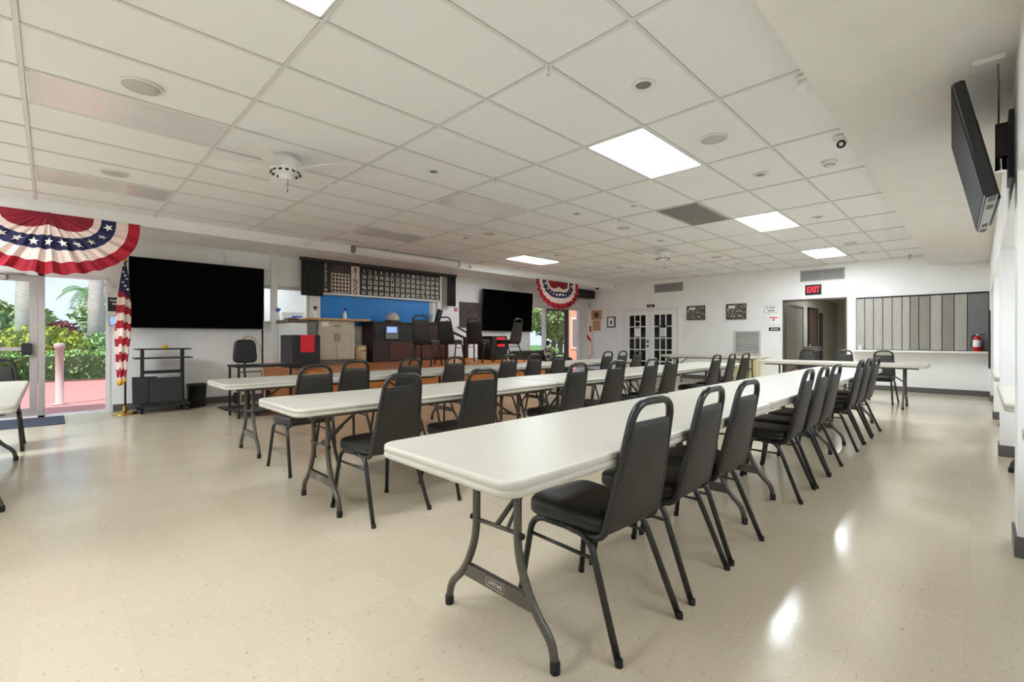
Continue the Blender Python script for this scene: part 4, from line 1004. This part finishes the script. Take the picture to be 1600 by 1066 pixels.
t = pic(-9.40, -8.99, 1.80, 2.12, 'tan plaque with a dark emblem near the far left corner', 'wall_plaque', M_CORK, M_CORK, 'plaque', fw=.01)
MB().loft([[(.10*math.cos(2*PI*k/20), -.0205-.001*i, .10*math.sin(2*PI*k/20)) for k in range(20)] for i in (0, 1)], M_FRAMED).build('emblem', t)
pic(-9.34, -9.04, 1.43, 1.77, 'plain tan plaque under the emblem plaque near the far left corner', 'wall_plaque', M_CORK, M_CORK, 'plaque', fw=.01)
def wvent(x0, x1, z0, z1, label):
    t = thing('wall_vent', label, 'vent', ((x0+x1)/2, YW, (z0+z1)/2), 0, 'grey louvred wall vents'); w, h = (x1-x0)/2, (z1-z0)/2
    MB().box((-w, -.02, -h), (-w+.025, 0, h), M_VENT).box((w-.025, -.02, -h), (w, 0, h), M_VENT).box((-w, -.02, -h), (w, 0, -h+.025), M_VENT).box((-w, -.02, h-.025), (w, 0, h), M_VENT).box((-.012, -.02, -h), (.012, 0, h), M_VENT).build('vent_frame', t)
    s_ = MB().box((-w+.02, -.004, -h+.02), (w-.02, -.001, h-.02), M_VENTD)
    for k in range(44): xx = -w+.035+k*(2*w-.07)/43; s_.box((xx-.005, -.016, -h+.02), (xx+.005, -.005, h-.02), M_VENT)
    s_.build('louvre', t)
wvent(-7.06, -6.15, 2.56, 2.82, 'grey wall vent high above the double glazed doors')
wvent(-3.14, -2.23, 2.56, 2.83, 'grey wall vent above the exit sign')
t = sign(-2.865, 2.345, .34, .25, 'red lit exit sign above the hall doorway', 'exit_sign'); 
text_mb('EXIT', .20, M_EXIT, face_my(.0, -.0135, 0), .003, bold=.003, sx=.66).build('lettering', t)
# roller shutter with cupboard below
t = thing('roller_shutter', 'grey slatted roller shutter closing a hatch in the back wall', 'shutter', (-4.37, YW, 0))
s_ = MB()
for k in range(8): s_.bbox((-.28, -.028, .78+k*.068), (.28, -.004, .78+k*.068+.064), M_VENT, .008)
s_.build('slat', t); MB().box((-.32, -.04, .74), (-.28, 0, 1.35), M_LGREY).box((.28, -.04, .74), (.32, 0, 1.35), M_LGREY).box((-.32, -.05, 1.32), (.32, 0, 1.36), M_LGREY).box((-.34, -.10, .73), (.34, 0, .765), M_LGREY).build('shutter_frame', t)
M_BEIGE = mat('beige_laminate', rgb(214, 206, 160), .45)
tag(MB().bbox((-.26, -.34, 0), (.30, 0, .72), M_BEIGE, .008).build('beige_cupboard', None, (-4.35, YW-.001, 0)), 'pale yellow-beige cupboard under the grey roller shutter', 'cupboard')
# small signs by the hall doorway
t = sign(-3.80, 1.915, .34, .19, 'white framed restroom-style sign left of the hall doorway, uppermost', 'wall_sign', M_PAPER)
MB().box((-.11, -.0135, .02), (-.08, -.012, .05), M_TXT).box((-.05, -.0135, .025), (.10, -.012, .045), M_TXT).box((-.07, -.0135, -.05), (.09, -.012, -.025), M_TXT).build('lettering', t)
o1 = rrect(.32, .32, -.085, .085, .012, 3); o2 = inset(o1, .006); bd = MB()
for a in range(len(o1)): b_ = (a+1) % len(o1); bd.poly([(o1[a][0], -.0125, o1[a][1]), (o1[b_][0], -.0125, o1[b_][1]), (o2[b_][0], -.0125, o2[b_][1]), (o2[a][0], -.0125, o2[a][1])], M_TXT)
bd.build('border', t)
t = sign(-3.74, 1.62, .17, .20, 'white card with a red header and black dot left of the hall doorway', 'wall_sign', M_PAPER)
MB().box((-.085, -.0135, .06), (.085, -.012, .09), M_RED).build('red_header', t); MB().lathe([(.022, 0), (.022, .003), (.002, .003)], M_BLACK, 14, M=Matrix.Translation((0, -.012, .015)) @ Matrix.Rotation(R(90), 4, 'X')).build('black_dot', t)
t = sign(-3.72, 1.40, .26, .085, 'small black plate with pale text left of the hall doorway, lowest', 'wall_sign'); MB().box((-.09, -.0135, -.015), (.09, -.012, .015), M_LGREY).build('lettering', t)
# folding partition, sill, extinguisher
t = thing('folding_partition', 'closed grey folding partition of vertical panels above the white sill', 'partition', (0, YB+.05, PZ0))
MB().box((PX0, -.03, 1.17), (PX1, .03, 1.195), M_BLACK).build('top_track', t)
xs = [-2.02, -1.86, -1.70, -1.535, -1.37, -1.205, -1.07, -.925, -.745, -.56, -.375, -.18, .125]
for k in range(12):
    mt = [M_GREYP, M_GREYP, M_GREYP, M_GREYP, M_GREYP, M_GREYP, M_GREYP2, M_GREYP2, M_GREYP, M_GREYP2, M_GREYP, M_GREYP3][k]
    MB().bbox((xs[k]+.006, -.02, .012), (xs[k+1]-.006, .02, 1.17), mt, .004).build('partition_panel', t)
MB().box((PX0, .021, 0), (PX1, .03, 1.17), M_BLACK).box((PX0, -.022, 0), (PX1, .02, .011), M_BLACK).build('backing', t)
struct(MB().bbox((PX0-.03, YB-.17, PZ0-.045), (PX1, YB+.02, PZ0), M_WHITE, .008), 'trim_5')
t = thing('fire_extinguisher', 'red fire extinguisher standing on the white sill before the partition', 'fire extinguisher', (-.04, YB-.085, PZ0+.001))
MB().lathe([(.002, 0), (.062, 0), (.065, .015), (.065, .25), (.055, .285), (.025, .305), (.022, .32), (.002, .32)], M_REDX, 22).build('cylinder', t)
MB().lathe([(.0655, .09), (.0658, .092), (.0658, .225), (.0655, .227)], M_PAPER, 22).build('label_band', t)
MB().box((-.02, -.02, .32), (.02, .02, .35), M_CHROME).tube([(0, 0, .34), (.05, -.02, .37), (.11, -.04, .385)], .008, M_CHROME, 8).tube([(0, 0, .345), (.06, -.02, .345), (.1, -.03, .33)], .007, M_BLACK, 8).build('valve_handle', t)
MB().tube([(-.02, 0, .335), (-.07, -.02, .30), (-.083, -.02, .2), (-.08, -.02, .08)], .010, M_RUB, 8, .04, 4).build('hose', t)
t = thing('paper_cup', 'small white cup on the left end of the white sill', 'cup', (-1.93, YB-.09, PZ0+.001))
MB().lathe([(.002, 0), (.034, 0), (.045, .105), (.047, .108), (.043, .108), (.032, .006)], M_PAPER, 20).build('cup_body', t)
tag(MB().box((0, 0, 0), (.025, .75, 1.08), M_BLACK).build('dark_slit_slab', None, (XR-.026, 12.38, .6)), 'thin black slab standing in for a dark slit at the last right pier', 'board')  # black slab made up for a dark narrow gap at the pier

t = thing('ceiling_light', 'fill light panel added inside the hall', 'light', (-2.65, 16.2, 2.45), 0, 'added fill lights out of sight')
MB().box((-.3, -.6, -.012), (.3, .6, -.001), M_TRIMW).build('light_frame', t); MB().box((-.28, -.58, -.014), (.28, .58, -.0121), lit_mat(.45)).build('diffuser', t)  # unseen lamp added to lift the dark hall
t = thing('ceiling_light', 'fill light panel added in the room behind the wall opening', 'light', (XL-.7, 3.2, 2.5), 0, 'added fill lights out of sight')
MB().box((-.2, -.4, -.012), (.2, .4, -.001), M_TRIMW).build('light_frame', t); MB().box((-.18, -.38, -.014), (.18, .38, -.0121), lit_mat(.2)).build('diffuser', t)  # unseen lamp added to brighten the wall opening
# hall things
t = thing('hall_double_door', 'grey-brown double doors on the left side of the hall', 'door', (-3.745, 15.0, 0))
for s_ in (-1, 1): MB().box((.0, s_*.42-.41, .01), (.04, s_*.42+.41, 2.03), M_DOORGR).build('door_leaf', t)
MB().box((0, -.9, 0), (.05, -.83, 2.1), M_DOORBR).box((0, .83, 0), (.05, .9, 2.1), M_DOORBR).box((0, -.9, 2.04), (.05, .9, 2.1), M_DOORBR).build('door_frame', t)
for s_ in (-1, 1): MB().tube([(.04, s_*.06, 1.0), (.09, s_*.06, 1.0), (.09, s_*.18, 1.0)], .01, M_CHROME, 8).build('lever_handle', t)
t = thing('hall_door', 'dark brown door deeper in the hall on its left side', 'door', (-3.745, 17.1, 0))
MB().box((.0, -.48, .01), (.04, .48, 2.05), M_DOORBR).build('door_leaf', t); MB().box((0, -.56, 0), (.05, -.48, 2.12), M_WOODD).box((0, .48, 0), (.05, .56, 2.12), M_WOODD).box((0, -.56, 2.05), (.05, .56, 2.12), M_WOODD).build('door_frame', t)
t = thing('drinking_fountain', 'steel drinking fountain in the hall beside the double doors', 'fountain', (-3.74, 16.25, 0))
MB().bbox((0, -.22, .78), (.40, .22, .92), M_STEEL, .015).box((0, -.16, .35), (.24, .16, .78), M_STEEL).build('basin', t); MB().tube([(.1, .1, .92), (.1, .1, .98), (.14, .1, 1.0)], .012, M_CHROME, 8).build('spout', t)
tag(MB().box((0, -.2, .4), (.03, .2, 2.0), M_FRAMED).build('tall_panel', None, (-3.745, 18.2, 0)), 'tall dark panel on the hall wall past the brown door', 'panel')
t = thing('hall_end_door', 'pale door with a brown edge at the far end of the hall', 'door', (-2.9, 20.79, 0))
MB().box((-.42, -.04, .01), (.42, 0, 2.05), M_WHITE).build('door_leaf', t); MB().box((-.5, -.05, 0), (-.42, 0, 2.12), M_WOODD).box((.42, -.05, 0), (.5, 0, 2.12), M_WOODD).box((-.5, -.05, 2.05), (.5, 0, 2.12), M_WOODD).build('door_frame', t)

# ------------------------------------------------------------------ television on the right wall
A_, D_, B_ = Vector((-.115, 3.62, 2.60)), Vector((.020, 3.62, 1.93)), Vector((-.150, 4.80, 2.60))
ey = (B_-A_).normalized(); ez = (A_-D_); ez = (ez-ey*ez.dot(ey)).normalized(); ex = ey.cross(ez)
w_, h_ = (B_-A_).length, .685
t = thing('television', 'black television tilted down on a swivel arm high on the right wall', 'television', (0, 0, 0))
Mt = Matrix((ex, ey, ez)).transposed().to_4x4(); Mt.translation = D_+ey*w_/2+ez*h_/2
t.location = Mt.translation; t.rotation_euler = Mt.to_euler()
MB().bbox((0, -w_/2, -h_/2), (.055, w_/2, h_/2), M_BLACK, .008).bbox((.05, -w_*.36, -h_/2+.004), (.072, w_*.36, h_*.22), M_BLACK, .008).build('casing', t)
MB().box((-.003, -w_/2+.012, -h_/2+.02), (-.0002, w_/2-.012, h_/2-.012), M_SCREEN).build('screen', t)
s_ = MB().box((.006, -w_/2+.02, -h_/2-.0015), (.052, w_/2-.02, -h_/2-.0003), M_VENT)
for a in (-.48, -.30, .22, .40):
    for k in range(6):
        yy = a*w_+k*.022; s_.box((.014, yy, -h_/2-.003), (.044, yy+.010, -h_/2-.0012), M_BLACK)
s_.build('port_strip', t)
t2 = thing('television_mount', 'black swivel arm bracket holding the television on the right wall', 'bracket', (0, 0, 0))
MB().box((XR-.022, 3.98, 2.10), (XR-.001, 4.24, 2.50), M_BLACKM).build('wall_plate', t2)
MB().box((XR-.075, 4.07, 2.26), (XR-.02, 4.15, 2.46), M_BLACKM).cyl((XR-.05, 4.11, 2.18), (XR-.05, 4.11, 2.30), .026, M_CHROME, 14).build('swivel_arm', t2)
t = thing('ceiling_outlet', 'white outlet box with a hanging cable on the soffit above the tilted television', 'outlet', (.02, 3.72, ZS))
MB().bbox((-.05, -.07, -.03), (.08, .07, .001), M_TRIMW, .006).build('outlet_box', t)
MB().tube([(.05, .0, -.03), (.055, .05, -.12), (.06, .36, -.20), (.06, .39, -.24)], .005, M_GREY, 6, .05, 4).build('cable', t)

# ------------------------------------------------------------------ outside
struct(MB().box((-60, -50, -.2), (XL-.15, 60, -.03), M_GRASS), 'ground')
M_BOUNCE = noisy('bounce_paving', rgb(206, 200, 190), rgb(194, 188, 178), 6, .85)
struct(MB().box((XL-.15, -50, -.2), (1.4, YS-.2, -.03), M_BOUNCE).box((2.0, -50, -.2), (50, 60, -.03), M_BOUNCE).box((1.4, -50, -.2), (2.0, YS-.2, -.03), M_BOUNCE), 'ground_bounce')  # unseen pale ground, added to bounce daylight into the room
struct(MB().box((-17.4, -8, -.03), (XL-.15, 8.6, -.005), M_PINK), 'ground_paving')
struct(MB().box((-13.5, 8.6, -.03), (XL-.15, 15, -.005), M_PINK), 'ground_walk')
struct(MB().box((-21, -8, -.03), (-17.4, 8.6, .03), M_SOIL), 'ground_bed')
def leaves(mb, n, c, rad, size, mt, shell=.55, box=False):
    for _ in range(n):
        if box: p = Vector((random.uniform(-1, 1), random.uniform(-1, 1), random.uniform(-1, 1)))
        else:
            d_ = Vector((random.gauss(0, 1), random.gauss(0, 1), random.gauss(0, 1))).normalized(); p = d_*random.uniform(shell, 1)
        p = Vector((c[0]+p.x*rad[0], c[1]+p.y*rad[1], c[2]+p.z*rad[2]))
        u = Vector((random.gauss(0, 1), random.gauss(0, 1), random.gauss(0, 1))).normalized(); v = u.orthogonal().normalized()
        s_ = size*random.uniform(.7, 1.3)
        mb.poly([p-u*s_, p+v*s_*.45, p+u*s_, p-v*s_*.45], mt)
    return mb
t = thing('hedge', 'clipped green hedge beyond the pink paving outside the left door', 'hedge', (-18.2, .6, 0))
MB().box((-.55, -6.5, .0), (.5, 6.5, .66), mat('hedge_core', rgb(58, 84, 40), .9)).build('hedge_core', t)
leaves(MB(), 9000, (0, 0, .42), (.62, 6.6, .40), .06, M_LEAF1, box=True).build('foliage', t)
def bush(x, y, z, rx, ry, rz_, mt, label, n=1500, size=.09, trunk=True, group='garden shrubs'):
    t = thing('shrub', label, 'shrub', (x, y, 0), 0, group)
    leaves(MB(), n, (0, 0, z), (rx, ry, rz_), size, mt, .35).build('foliage', t)
    s_ = MB()
    for k in range(4): a = k*1.7; s_.tube([(0, 0, 0), (.3*rx*math.cos(a), .3*ry*math.sin(a), z*.7), (.6*rx*math.cos(a), .6*ry*math.sin(a), z)], [.05, .035, .02], M_BARKD, 6)
    s_.build('stem', t)
bush(-20.0, -.2, .95, .7, 1.1, .65, M_LEAF3, 'yellow-green shrub behind the hedge')
bush(-20.6, 1.5, .85, .7, .9, .55, M_LEAF1, 'green shrub behind the hedge, right of the yellow one')
bush(-21.3, .2, 1.25, .5, .6, .5, M_LEAF4, 'maroon shrub behind the yellow-green shrub', 1100)
bush(-20.8, -2.3, .9, .8, 1.2, .7, M_LEAF1, 'green shrub behind the hedge seen through the glass door')
bush(-21.5, 2.9, 1.1, .8, 1.2, .9, M_LEAF4, 'maroon shrub at the right of the garden bed', 1100)
def tree(x, y, h, r_, mt, label, n=4500, group='garden trees'):
    t = thing('tree', label, 'tree', (x, y, 0), 0, group)
    c = MB()
    for k in range(7):
        a = k*2.4; rr = r_*(.0 if k == 0 else .55); leaves(c, n//7, (rr*math.cos(a), rr*math.sin(a), h*(.62+.09*(k % 3))), (r_*.62, r_*.62, r_*.5), .15, mt, .3)
    c.build('crown', t)
    s_ = MB().tube([(0, 0, 0), (.1, .05, h*.35), (0, .1, h*.65)], [.18, .13, .08], M_BARKD, 10)
    for k in range(4): a = k*1.6; s_.tube([(.06, .05, h*.33), (r_*.4*math.cos(a), r_*.4*math.sin(a), h*.62)], [.08, .03], M_BARKD, 8)
    s_.build('trunk', t)
tree(-29, -1.6, 2.5, 1.9, M_LEAF2, 'pale green tree beyond the hedge, left of the slim palm')
tree(-31, 2.9, 2.7, 2.0, M_LEAF2, 'pale green tree beyond the hedge, right of the slim palm')
tree(-34, -6.5, 3.0, 2.4, M_LEAF2, 'pale green tree farthest left beyond the glass door')
tree(-27, 4.9, 5.0, 2.6, M_LEAF5, 'tall green tree behind the thick palm trunk')
def palm(x, y, h, rt, fl, label, royal=False):
    t = thing('palm_tree', label, 'palm', (x, y, 0), 0, 'palms in the garden')
    MB().tube([(0, 0, 0), (.02, 0, h*.4), (0, .04, h)], [rt*1.12, rt, rt*.85], M_BARK, 18).build('trunk', t)
    c = MB()
    for k in range(15):
        a = k*2.39996; el = .9-.12*(k % 7)-.3*random.random(); pts = []
        for q in range(9):
            s_ = q/8; rad_ = fl*s_*math.cos(el*.6)*(1-.12*s_); z = h+fl*(s_*math.sin(el)-.75*s_*s_); pts.append(Vector((rad_*math.cos(a), rad_*math.sin(a), z)))
        c.tube(pts, .012*fl, M_LEAF5, 5)
        for q in range(1, 9):
            p = pts[q]; d_ = (pts[q]-pts[q-1]).normalized(); sd = Vector((-math.sin(a), math.cos(a), 0))
            for s_ in (-1, 1):
                for e in (0, .5):
                    p2 = p-d_*e*fl/8; tip = p2+sd*s_*fl*.24*(1-.5*abs(q/8-.4))+d_*fl*.10+Vector((0, 0, -.10*fl))
                    c.poly([p2-d_*.02*fl, p2+d_*.02*fl, tip], M_LEAF5)
    c.build('fronds', t)
palm(-21.6, 1.12, 6.2, .22, 2.4, 'thick pale royal palm trunk right of the side light')
palm(-23.0, -.58, 6.4, .28, 2.4, 'thick pale royal palm trunk seen through the glass door')
palm(-34, 1.35, 3.75, .13, 1.3, 'slim palm with a low crown in the middle of the garden')
palm(-36, -3.3, 3.2, .14, 1.3, 'distant palm at the left edge seen through the glass door')
# right side outdoors
t = thing('neighbour_wing', 'peach stucco wing of the building outside the far glass door', 'building', (0, 0, 0))
MB().box((-11.95, 15.0, 0), (XL-.15, 15.3, 3.2), M_STUCCO).build('wall', t)
f = MB(); f.box((-11.66, 14.96, .75), (-11.05, 15.0, 2.0), M_WHITE).build('window_frame', t)
MB().box((-11.60, 14.95, .82), (-11.11, 14.961, 1.93), mat('dark_pane', rgb(150, 132, 126), .2)).build('pane', t)
t = thing('garden_wall', 'pale blue-white low building beyond the tree outside the far door', 'building', (0, 0, 0))
MB().box((-20, 24, 0), (-11.9, 24.3, 1.9), mat('pale_blue_wall', rgb(208, 228, 232), .7)).build('wall', t)
MB().box((-20.2, 23.8, 1.9), (-11.7, 24.5, 2.0), M_WHITE).build('roof_edge', t)
tree(-13.7, 16.6, 2.9, 1.5, M_LEAF2, 'leafy tree outside the far glass door', 4500, 'trees outside the far door')
tree(-16.6, 19.6, 3.4, 1.8, M_LEAF2, 'leafy tree behind the one outside the far glass door', 4000, 'trees outside the far door')
bush(-12.4, 14.6, .4, .4, .5, .4, M_LEAF1, 'low green shrub outside the far glass door', 500, .07)
